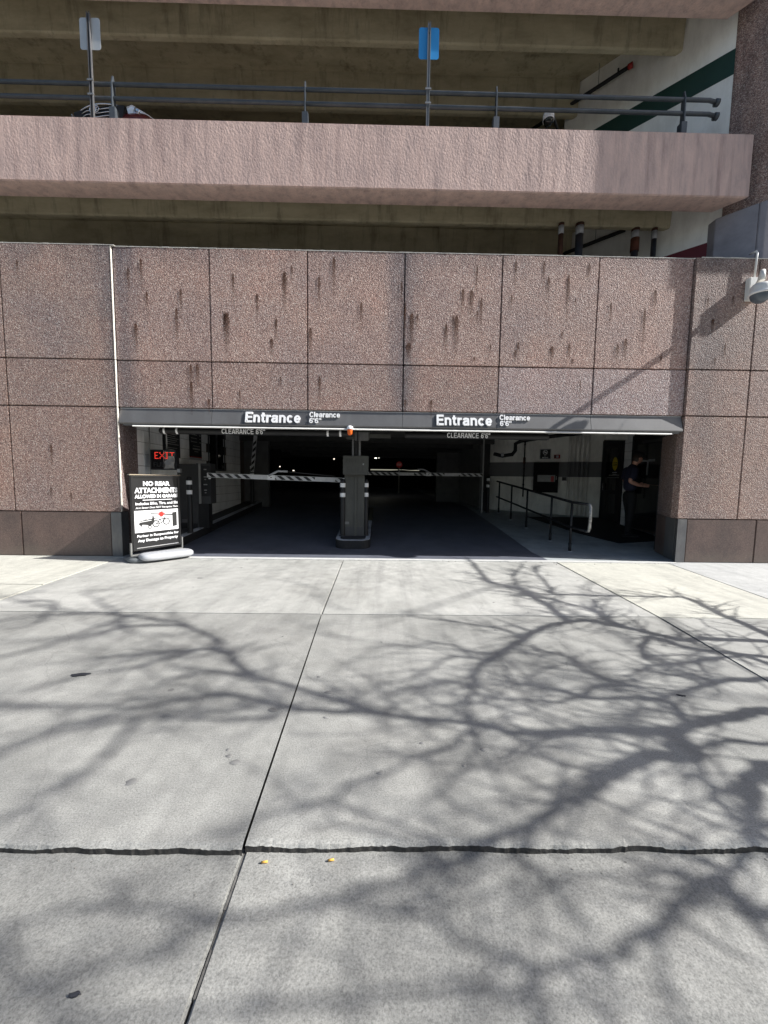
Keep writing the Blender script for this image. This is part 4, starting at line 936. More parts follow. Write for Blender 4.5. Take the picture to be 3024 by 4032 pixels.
def bar(a,b,w_=.013):
    d=Vector((b[0]-a[0],b[1]-a[1])).normalized(); n_=Vector((-d.y,d.x))*w_/2; return [(a[0]+n_.x,a[1]+n_.y),(b[0]+n_.x,b[1]+n_.y),(b[0]-n_.x,b[1]-n_.y),(a[0]-n_.x,a[1]-n_.y)]
flat(ringp(.47,.535,.056,.040)+ringp(.69,.560,.056,.040)+ringp(.155,.525,.026,.016)+ringp(.345,.495,.030,.018)+[bar((.47,.535),(.56,.60)),bar((.56,.60),(.65,.61)),bar((.47,.535),(.58,.54)),bar((.58,.54),(.65,.61)),bar((.56,.60),(.58,.54)),bar((.69,.56),(.64,.63)),bar((.40,.62),(.55,.60),.012)],PK,'bicycle_picture',-.0116)
flat(ringp(.47,.535,.038,.033)+ringp(.69,.560,.038,.033),WHITEP,'wheel_picture',-.0120)
# moulded base: a low loop with a fat water-filled half in front
bp = MB(); v=[]; n=32
def superel(cx_,cy_,a,b,ang,p,k,z):
    th_=2*pi*k/n; c_,s_=cos(th_),sin(th_); x=a*math.copysign(abs(c_)**p,c_); y=b*math.copysign(abs(s_)**p,s_)
    return (cx_+x*cos(ang)-y*sin(ang), cy_+x*sin(ang)+y*cos(ang), z)
ang = math.atan2(e.y,e.x)-.25
for (sc_,z) in ((.95,.0),(1.0,.02),(.99,.05),(.93,.062)):
    for k in range(n): v.append(superel(-3.40,-.12,.42*sc_,.30*sc_,ang,.55,k,z))
f=[(i*n+k,i*n+(k+1)%n,(i+1)*n+(k+1)%n,(i+1)*n+k) for i in range(3) for k in range(n)]+[tuple(range(3*n,4*n))]
MB().add(v,f,True).build('base_tray', worn('dark_grey_plastic',(.13,.14,.145),.5), t)
v=[]
for (sc_,z) in ((.90,.035),(1.0,.055),(1.0,.095),(.95,.118),(.85,.126),(.4,.130)):
    for k in range(n): v.append(superel(-3.185,-.235,.36*sc_,.165*sc_-(1-sc_)*.05,ang,.5,k,z))
f=[(i*n+k,i*n+(k+1)%n,(i+1)*n+(k+1)%n,(i+1)*n+k) for i in range(5) for k in range(n)]+[tuple(range(5*n,6*n))]
MB().add(v,f,True).build('water_tank', GREYP, t)
sp(MB().tube([(.30,0,.05),(.30,0,z0-.05)],.024,12),'stem',GALV); sp(MB().box(.26,.34,-.03,.03,.06,.085),'stem_foot',GALV)

# ================================================================ RIGHT-HAND SIDE INSIDE
t = thing('handrail', 'black pipe handrail with worn chrome end loop between lane and walkway', 'handrail', (3.42,.8,0))
ys = [.22,.77,1.58,2.86,3.93,4.97,5.2]
MB().tube([(3.42,y,zf(y,.885)) for y in ys],.024,12).build('rail', BLACKP, t); MB().tube([(3.42,y,zf(y,.44)) for y in ys],.021,12).build('rail', BLACKP, t)
MB().tube([(3.42,.24,.885),(3.42,.19,.878),(3.42,.165,.84),(3.42,.155,.66),(3.42,.165,.50),(3.42,.19,.452),(3.42,.24,.442)],.0245,12).build('end_loop', worn('worn_paint_over_steel',(.30,.30,.29),.35,.5,var=.9,scale=22), t)
for y in (.77,1.58,2.86,3.93,4.97):
    p_ = MB().tube([(3.42,y,zf(y)),(3.42,y,zf(y,.87))],.021,12).build('post', BLACKP, t); MB().tube([(3.42,y,zf(y)),(3.42,y,zf(y,.013))],.045,14).build('base_flange', KERBW, p_)
    MB().tube([(3.42,y,zf(y,.013)),(3.42,y,zf(y,.16))],.027,12).build('sleeve', BLACKP, p_)
# mat: follows the floor
t_ = MB(); mp = [(4.71,1.42),(5.70,1.68),(5.94,2.2),(5.94,4.35),(4.0,4.35),(4.33,2.38)]
v=[(x,y,zf(y,.004)) for x,y in mp]+[(x,y,zf(y,.014)) for x,y in mp]; n=6
tag(t_.add(v,[tuple(range(n,2*n))]+[(i,(i+1)%n,n+(i+1)%n,n+i) for i in range(n)]).build('floor_mat', MATM), 'large black rubber mat on the walkway under the standing man','mat')
def wm(s, off, z): p = A_+un*s+nn*off; return Vector((p.x,p.y,z))
def wbox(name, mat, s0, s1, z0_, z1_, o0, o1, parent, bevel=0): return MB().prism([tuple(wm(s0,o1,0)[:2]),tuple(wm(s0,o0,0)[:2]),tuple(wm(s1,o0,0)[:2]),tuple(wm(s1,o1,0)[:2])],z0_,z1_).build(name,mat,parent,bevel=bevel)
def wtext(txt,s0,s1,z0_,z1_,off,mat,par,bold=.02):
    Mx = Matrix(((-un.x,nn.x*-1,0,0),(-un.y,nn.y*-1,0,0),(0,0,1,0),(0,0,0,1))); base = wm(s0,off,0)
    Mx.translation = Vector((base.x,base.y,0)); return text_obj(txt,0,s0-s1,z0_,z1_,0,mat,par,depth=.001,bold=bold,M=Mx)
t = thing('no_smoking_sign', 'square black no smoking sign on the white wall above the charcoal stripe', 'sign', wm(1.45,.02,1.88))
wbox('board', BLACKP, 1.30,1.60,1.88,2.17,.004,.016,t); 
fr = MB()
for (a,b,c,d_) in ((1.305,1.595,1.885,1.893),(1.305,1.595,2.157,2.165),(1.305,1.313,1.893,2.157),(1.587,1.595,1.893,2.157)):
    q=[wm(b,.0175,c),wm(a,.0175,c),wm(a,.0175,d_),wm(b,.0175,d_)]; fr.quad(*q)
fr.build('border', WHITEP, t)
cz=2.075; ro=.062; pm=MB()
for k in range(24):
    a=2*pi*k/24; b=2*pi*(k+1)/24; pm.quad(*[wm(1.45-r_*cos(g_),.0175,cz+r_*sin(g_)) for r_,g_ in ((ro,a),(ro,b),(ro*.82,b),(ro*.82,a))])
pm.quad(wm(1.45+.045,.018,cz+.037),wm(1.45+.037,.018,cz+.045),wm(1.45-.045,.018,cz-.037),wm(1.45-.037,.018,cz-.045)); pm.quad(wm(1.485,.0178,cz-.008),wm(1.415,.0178,cz-.008),wm(1.415,.0178,cz+.008),wm(1.485,.0178,cz+.008))
pm.build('no_smoking_symbol', WHITEP, t); wtext('NO',1.475,1.425,1.965,1.985,.0175,WHITEP,t); wtext('SMOKING',1.53,1.37,1.91,1.94,.0175,WHITEP,t)
t = thing('fire_alarm', 'small dark red fire alarm box beside the no smoking sign', 'fire alarm', wm(1.15,.02,1.9)); wbox('box', RED, 1.06,1.22,1.895,2.0,.004,.06,t,bevel=.006); wbox('strobe', GREYP, 1.10,1.16,1.915,1.98,.061,.07,t); wbox('grille', BLACKP, 1.17,1.21,1.91,1.985,.061,.064,t)
t = thing('extinguisher_cabinet', 'black fire extinguisher cabinet with a small window on the striped wall', 'extinguisher cabinet', wm(1.4,.1,.94))
cb = MB(); wbox('cabinet', worn('matt_black',(.006,.006,.006),.9), 1.08,1.73,.94,1.78,.004,.14,t); wbox('pane', worn('cabinet_window',(.20,.20,.20),.2), 1.16,1.62,1.24,1.43,.141,.146,t); wbox('extinguisher', RED, 1.19,1.27,1.245,1.40,.147,.16,t); wbox('handle', GALV, 1.12,1.14,1.3,1.4,.141,.155,t)
t = thing('door_button', 'small dark access reader low on the white wall by the pipes', 'access reader', wm(.9,.02,1.28)); wbox('plate', GALV,.84,.99,1.275,1.385,.004,.012,t); wbox('button', BLACKP,.88,.98,1.285,1.375,.0125,.02,t)
for k,(s_,r_) in enumerate(((.82,.035),(.71,.03),(.61,.04),(.50,.045),(.38,.04))):
    x,y,_ = wm(s_,.06,0); lb = ['first','second','third','fourth','fifth'][k]
    t = thing('wall_pipe', lb+' white painted conduit from the left in the row on the striped wall', 'pipe', (x,y,zf(y)), group='white conduits running up the striped wall')
    MB().tube([(x,y,zf(y,.02)),(x,y,1.384)],r_,12).build('pipe', INTW, t); MB().tube([(x,y,1.384),(x,y,1.80)],r_+.0005,12,caps=False).build('painted_section', STRIPE, t); MB().tube([(x,y,1.80),(x,y,2.62)],r_,12).build('pipe', INTW, t)
t = thing('sprinkler_riser', 'black riser pipe with a red valve on the striped wall', 'pipe', wm(2.0,.06,.8)); q=[wm(2.0,.06,z) for z in (2.5,1.95,1.9,1.7,1.65,.80)]
MB().tube([q[0],q[5]],.018,10).build('pipe', BLACKP, t); MB().tube([wm(2.0,.06,1.93),wm(2.0,.06,1.76)],.034,10).build('valve', BRN, t)
for z in (2.3,1.6,1.4,1.15): MB().tube([wm(2.0,.06,z-.02),wm(2.0,.06,z+.02)],.026,10).build('coupling', BLACKP, t)
t = thing('ceiling_pipe', 'black overhead pipe bending down beside the steel column', 'pipe', (3.6,4.6,2.2))
MB().tube([(3.12,4.6,1.98),(3.35,4.6,1.93),(3.62,4.6,1.97),(3.70,4.6,2.08),(3.70,4.6,2.26),(3.85,4.6,2.34),(4.6,4.3,2.45),(5.2,4.0,2.5)],.05,12).build('pipe', BLACKP, t); MB().tube([(3.30,4.55,1.955),(3.36,4.55,1.96)],.05,10).build('clamp', GREYP, t)
t = thing('wall_box', 'pale grey box above the glazed door', 'junction box', (5.75,3.6,2.4)); MB().box(5.45,5.98,3.35,3.5,2.28,2.42).build('box', INTW, t)
yb = thing('door_sticker', 'yellow oval warning sticker on the glazed door', 'sticker', (5.966,3.95,1.7))
v=[(5.966,3.78+.11*cos(a*pi/12),1.72+.17*sin(a*pi/12)) for a in range(24)]; MB().add(v,[tuple(range(24))]).build('oval', YEL, yb); MB().box(5.9645,5.9655,3.69,3.87,1.735,1.75).box(5.9645,5.9655,3.69,3.87,1.68,1.70).build('printed_lines', BLACKP, yb); MB().box(5.9645,5.9655,3.68,3.88,1.49,1.51).box(5.9645,5.9655,3.7,3.86,1.45,1.465).build('caption_lines', GREYP, yb)
# deep interior lights
for i,(x,y,z,wd,lb,mt) in enumerate(((-.12,13.6,2.42,.10,'bright bulb fixture in the dark garage just right of the gate cabinet',LAMPM),(-2.55,16,2.35,.05,'faint light nearest the booth deep in the garage',LAMPDIM),(-6.6,20,2.0,.05,'faint light left of the pair deep in the garage',LAMPDIM),
    (-7.8,20,1.75,.08,'faint low light above the left barrier arm hinge',LAMPDIM),(-5.7,20,1.75,.08,'dim pair light over the left lane',LAMPDIM))):
    t = thing('ceiling_light', lb, 'lamp', (x,y,z), group='small lamps deep in the garage')
    MB().box(x-wd,x+wd,y,y+.1,z+.08,z+.12).build('bracket', BLACKP, t)
    if i==0:
        MB().lathe([(.0,-.14),(.05,-.12),(.09,0),(.10,.08)],(x-.07,y,z),12).build('bulb', LAMPM, t); MB().lathe([(.0,-.12),(.04,-.10),(.07,0),(.08,.08)],(x+.09,y,z),12).build('bulb', LAMPM, t)
    else: MB().box(x-wd*.7,x+wd*.7,y-.02,y,z-.03,z+.03).build('diffuser', mt, t)
t = thing('stop_sign', 'small red octagonal STOP sign far back in the dark garage', 'stop sign', (1.0,18,.42))
oc=[(1.22+.20*cos(pi/8+k*pi/4),2.16+.20*sin(pi/8+k*pi/4)) for k in range(8)]; 
MB().yprism(oc,18,18.02).build('sign_plate', REDSIGN, t); text_obj('STOP',1.09,1.35,2.10,2.22,17.99,emis('glow_letters',(.6,.5,.45),.06),t,depth=.004); MB().box(1.19,1.25,18.03,18.08,.42,2.4).build('post', GALV, t)  # letters given a faint glow so they show in the dark

# ================================================================ PERSON
px,py,pz = 5.27,2.05,zf(2.05,.012)
man = thing('person', 'man in dark polo and trousers looking down at a paper he holds', 'person', (px,py,pz), rz=radians(-8))
def skin(name, verts, edges, mat, parent, sub=2, root=0):
    me = bpy.data.meshes.new(name); me.from_pydata([v[:3] for v in verts], edges, []); me.update()
    o = bpy.data.objects.new(name, me); col.objects.link(o); o.parent = parent
    sm_ = o.modifiers.new('skin','SKIN'); sm_.use_smooth_shade = True; sm_.branch_smoothing = .6
    if not me.skin_vertices:
        bm = bmesh.new(); bm.from_mesh(me); bm.verts.layers.skin.verify(); bm.to_mesh(me); bm.free()
    for i,v in enumerate(verts):
        r_ = v[3] if isinstance(v[3],tuple) else (v[3],v[3]); me.skin_vertices[0].data[i].radius = r_
        me.skin_vertices[0].data[i].use_root = (i == root)
    ss = o.modifiers.new('sub','SUBSURF'); ss.levels = sub; ss.render_levels = sub
    me.materials.append(mat); return o
SKN = new_mat('skin_tone', (.62,.33,.24), .55); NAVY = worn('navy_polo', (.012,.014,.035), .85, var=.2); TRO = worn('black_trousers', (.010,.010,.011), .85, var=.2); HAIR = new_mat('dark_brown_hair', (.025,.014,.010), .6); CAPM = worn('black_cap',(.012,.012,.014),.8)
hz = 1.60
V = [(0,0,.96,.035),(0,0,1.18,.045),(.0,0,1.36,.06),(.035,0,1.47,.048),(.07,0,1.53,.052),(.095,0,hz,.085),(.11,0,hz+.07,.09),
 (0,.07,.90,.03),(.03,.10,.50,.045),(.04,.10,.09,.03),(0,-.07,.90,.03),(-.02,-.10,.50,.045),(-.06,-.10,.09,.03),
 (.0,.17,1.41,.038),(-.03,.23,1.17,.045),(.22,.17,1.09,.034),(.0,-.17,1.41,.038),(-.13,-.24,1.16,.046),(.05,-.20,1.09,.040),(.17,-.15,1.07,.030)]
E_ = [(0,1),(1,2),(2,3),(3,4),(4,5),(5,6),(0,7),(7,8),(8,9),(0,10),(10,11),(11,12),(2,13),(13,14),(14,15),(2,16),(16,17),(17,18),(18,19)]
skin('body', V, E_, SKN, man)
HM = Matrix.Translation((.112,0,1.635)) @ Matrix.Rotation(radians(24),4,'Y')
def headshape(rx,ry,rz_,grow=0,keep=None,jaw=True):
    m=MB(); nu,nv=24,16; v=[]
    for j in range(nv+1):
        ph_=pi*j/nv
        for i in range(nu):
            th_=2*pi*i/nu; x=rx*sin(ph_)*cos(th_); y=ry*sin(ph_)*sin(th_); z=rz_*cos(ph_)
            if jaw and z<0: q=1+z/rz_*.38; y*=q; x = x*(1+z/rz_*.22)+(-z)*.16
            if jaw and x>0 and -.02<z<.03 : x*=.97
            v.append((x,y,z))
    f=[(j*nu+i,(j+1)*nu+i,(j+1)*nu+(i+1)%nu,j*nu+(i+1)%nu) for j in range(nv) for i in range(nu)]
    if keep: f=[q for q in f if keep(sum(v[k][0] for k in q)/4,sum(v[k][2] for k in q)/4)]
    v=[tuple(HM@Vector(p)) for p in v]; m.add(v,f,True); return m
headshape(.092,.076,.118).build('head', SKN, None).parent = man
nose = MB().add([tuple(HM@Vector(p)) for p in [(.088,0,.022),(.112,0,-.022),(.092,.016,-.030),(.092,-.016,-.030),(.088,0,-.036)]],[(0,2,1),(0,1,3),(1,2,4),(1,4,3)],True).build('nose', SKN, None); nose.parent = man
def lpart(mb,name,mat,par=None):
    o = mb.build(name, mat, None); o.parent = par or man; return o
for s_ in (1,-1):
    lpart(MB().lathe([(0,-.022),(.014,-.016),(.018,0),(.013,.018),(0,.024)],tuple(HM@Vector((-.005,s_*.078,-.01))),10,Matrix.Scale(.6,4,(0,1,0))),'ear',SKN)
    lpart(MB().lathe([(0,-.008),(.008,0),(0,.008)],tuple(HM@Vector((.078,s_*.030,.008))),8),'eye',new_mat('eye',(.05,.04,.035),.3))
    lpart(MB().tube([tuple(HM@Vector((.086,s_*.018,.028))),tuple(HM@Vector((.074,s_*.046,.030)))],.005,6),'eyebrow',HAIR)
lpart(MB().tube([tuple(HM@Vector((.084,-.020,-.058))),tuple(HM@Vector((.094,0,-.058))),tuple(HM@Vector((.084,.020,-.058)))],.006,6),'mouth',new_mat('lips',(.34,.13,.10),.5))
headshape(.103,.086,.124,keep=lambda x,z: (z>.035 or x<-.008) and z>-.085,jaw=False).build('hair', HAIR, None).parent = man
cp = HM @ Matrix.Translation((.0,0,.065))
mbc = MB().lathe([(.104,-.02),(.106,.01),(.096,.045),(.06,.070),(0,.078)],(0,0,0),20); mbc.v=[tuple(cp@Vector(v)) for v in mbc.v]; cap_=lpart(mbc,'cap',CAPM)
br=[(.09+.10*cos(a),.085*sin(a)*1.05) for a in [radians(x) for x in range(-80,81,16)]]; mbb=MB().prism([(.05,.085)]+[(x,-y) for x,y in br]+[] if False else [(.04,-.09)]+br+[(.04,.09)],-.018,-.010); mbb.v=[tuple(cp@Vector(v)) for v in mbb.v]; lpart(mbb,'cap_brim',CAPM,cap_)
skin('shirt', [(-.005,0,.93,(.160,.13)),(-.01,0,1.12,(.155,.13)),(-.005,0,1.28,(.17,.135)),(.0,0,1.39,(.165,.12)),(.03,0,1.47,.080),(.045,0,1.515,.062)],[(0,1),(1,2),(2,3),(3,4),(4,5)], NAVY, man)
for s_ in (1,-1):
    ex = -.03 if s_>0 else -.10
    skin('sleeve', [(.0,s_*.10,1.43,.085),(-.01,s_*.175,1.38,.088),(ex*.6,s_*.215,1.27,.078),(ex,s_*.235,1.175,.070)],[(0,1),(1,2),(2,3)], NAVY, man)
    skin('trouser_leg', [(-.01,s_*.065,.98,(.11,.12)),(0,s_*.085,.78,.10),(.05 if s_>0 else -.01,s_*.10,.48,.075),(.05 if s_>0 else -.05,s_*.10,.06,.062)],[(0,1),(1,2),(2,3)], TRO, man)
for s_,x in ((1,.05),(-1,-.05)):
    sh_=skin('shoe', [(x-.07,s_*.10,.045,(.042,.04)),(x+.03,s_*.10,.05,(.048,.042)),(x+.13,s_*.105,.035,(.045,.03)),(x+.20,s_*.11,.028,(.03,.022))],[(0,1),(1,2),(2,3)], BLACKP, man)
    lpart(MB().box(x-.10,x+.22,s_*.10-.045,s_*.10+.045,.002,.014),'sole',DARKG,sh_)
# hands: palm, four fingers, thumb
for s_,(hx,hy,hz_) in ((-1,(.17,-.15,1.07)),(1,(.22,.17,1.09))):
    o=Vector((hx,hy,hz_)); d=Vector((.92,-s_*.38,.0)).normalized(); sd=Vector((0,0,1)); lat=d.cross(sd)
    vs=[(*(o),.030),(*(o+d*.05),.034),(*(o+d*.085),.033)]; es=[(0,1),(1,2)]
    hnd=skin('hand', vs, es, SKN, man)
    for k,(L_,u_) in enumerate(((.072,.024),(.080,.008),(.074,-.008),(.058,-.023))):
        b_=o+d*.075+Vector((0,0,u_)); m_=b_+d*L_*.5; tp=b_+d*L_*.85+lat*(-s_)*.028
        skin('finger', [(*b_,.0095),(*m_,.009),(*tp,.0075)],[(0,1),(1,2)], SKN, hnd, sub=1)
    b_=o+d*.03+Vector((0,0,.022)); skin('thumb', [(*b_,.012),(*(b_+d*.035+Vector((0,0,.018))),.011),(*(b_+d*.065+Vector((0,0,.016))),.009)],[(0,1),(1,2)], SKN, hnd, sub=1)
pp = thing('paper', 'white folded paper in the hands of the standing man', 'paper', (px+.42,py-.02,pz+1.1))
M_ = Matrix.Translation((px+.40,py-.04,pz+1.095)) @ Matrix.Rotation(radians(-8),4,'Z') @ Matrix.Rotation(radians(6),4,'Y')
mb = MB().box(-.10,.19,-.11,.11,-.0015,.0015); mb.v=[tuple(M_@Vector(v)) for v in mb.v]; mb.build('sheet', worn('brown_card',(.25,.17,.13),.7), pp)
mb = MB().box(.08,.21,-.10,.12,.002,.004); mb.v=[tuple(M_@Vector(v)) for v in mb.v]; mb.build('receipt', WHITEM, pp)

# ================================================================ SMALL THINGS ON THE GROUND
BUTT = worn('orange_filter', (.75,.42,.08), .8, var=.1)
for (x,y,rz,lb) in ((-.365,-4.862,8,'orange cigarette butt lying just below the broken step, left of the pair'),(-.145,-4.855,10,'orange cigarette butt lying just below the broken step, right of the pair')):
    t = thing('cigarette_butt', lb, 'cigarette butt', (x,y,-.0245), rz=radians(rz), group='orange cigarette butts below the step')
    local(MB().tube([(-.010,0,.0),(.009,0,.0)],.0034,10).build('filter', BUTT, None), t); local(MB().tube([(-.0125,0,.0),(-.010,0,.0)],.0032,10).build('burnt_end', BLACKP, None), t)
def leaf(x,y,z,s,rz,lb,matx):
    pts=[]; rnd=random.Random(int(abs(x)*1000)); n=14
    for k in range(n): a=2*pi*k/n; r_=s*(.8+.35*rnd.random()); pts.append((x+r_*cos(a)*cos(rz)-.38*r_*sin(a)*sin(rz), y+r_*cos(a)*sin(rz)+.38*r_*sin(a)*cos(rz)))
    v=[(a,b,z+.002+rnd.random()*.006) for a,b in pts]; v2=[(a,b,c-.0018) for a,b,c in v]
    o=MB().add(v+v2,[tuple(range(n)),tuple(range(n,2*n))[::-1]]+[(i,(i+1)%n,n+(i+1)%n,n+i) for i in range(n)]).build('dead_leaf',matx); return tag(o,lb,'leaf')
LF=worn('dark_leaf',(.03,.032,.04),.8)
leaf(-.735,-5.195,-.029,.016,.1,'dark shrivelled leaf near the bottom left corner of the driveway',LF); leaf(-1.86,-3.69,0,.055,.2,'dark flat leaf on the left driveway slab in the middle distance',LF); leaf(1.795,-3.885,0,.022,-.3,'small dark leaf among the branch shadows on the right',LF)
def spots(lst, z, name):
    m=MB(); rnd=random.Random(4)
    for (x,y,s) in lst:
        n=12; rs=[s*(.7+.5*rnd.random()) for _ in range(n)]; v=[(x+rs[k]*1.2*cos(2*pi*k/n),y+rs[k]*.8*sin(2*pi*k/n),z+.0022) for k in range(n)]+[(x+rs[k]*1.35*cos(2*pi*k/n),y+rs[k]*.95*sin(2*pi*k/n),z+.0006) for k in range(n)]
        m.add(v,[tuple(range(n))]+[(n+k,n+(k+1)%n,(k+1)%n,k) for k in range(n)],True)
    return tag(m.build(name, worn('trodden_gum',(.22,.218,.21),.8,var=.3)), 'flattened grey chewing gum spots scattered over the driveway slabs','chewing gum',kind='stuff')
rnd=random.Random(21)
L_=[(-.28,-3.87,.018),(-.56,-4.05,.02),(-1.0,-4.55,.02),(-.62,-4.44,.018),(-.66,-4.40,.012),(-.68,-4.36,.009),(1.0,-2.9,.015),(.5,-4.35,.014),(.02,-4.5,.012),(-2.2,-1.3,.03)]+[(rnd.uniform(-3,2.5),rnd.uniform(-4.6,-.4),rnd.uniform(.004,.011)) for _ in range(22)]
spots(L_,0,'gum_spots')
gl=MB()
for _ in range(90):
    x=rnd.uniform(-1.6,1.7); y=-4.835-abs(rnd.gauss(0,.05)); s=rnd.uniform(.0006,.0020); gl.box(x-s,x+s,y-s,y+s,-.030,-.029+s*1.2)
for _ in range(60):
    x=rnd.uniform(-3.9,4.6); y=-.14-abs(rnd.gauss(0,.05)); s=rnd.uniform(.002,.006); gl.box(x-s,x+s,y-s,y+s,0,s*1.2)
tag(gl.build('grit', worn('concrete_crumbs',(.25,.24,.22),.9,var=.5,scale=60)),'concrete crumbs and grit along the broken step and wall foot','grit',kind='stuff')

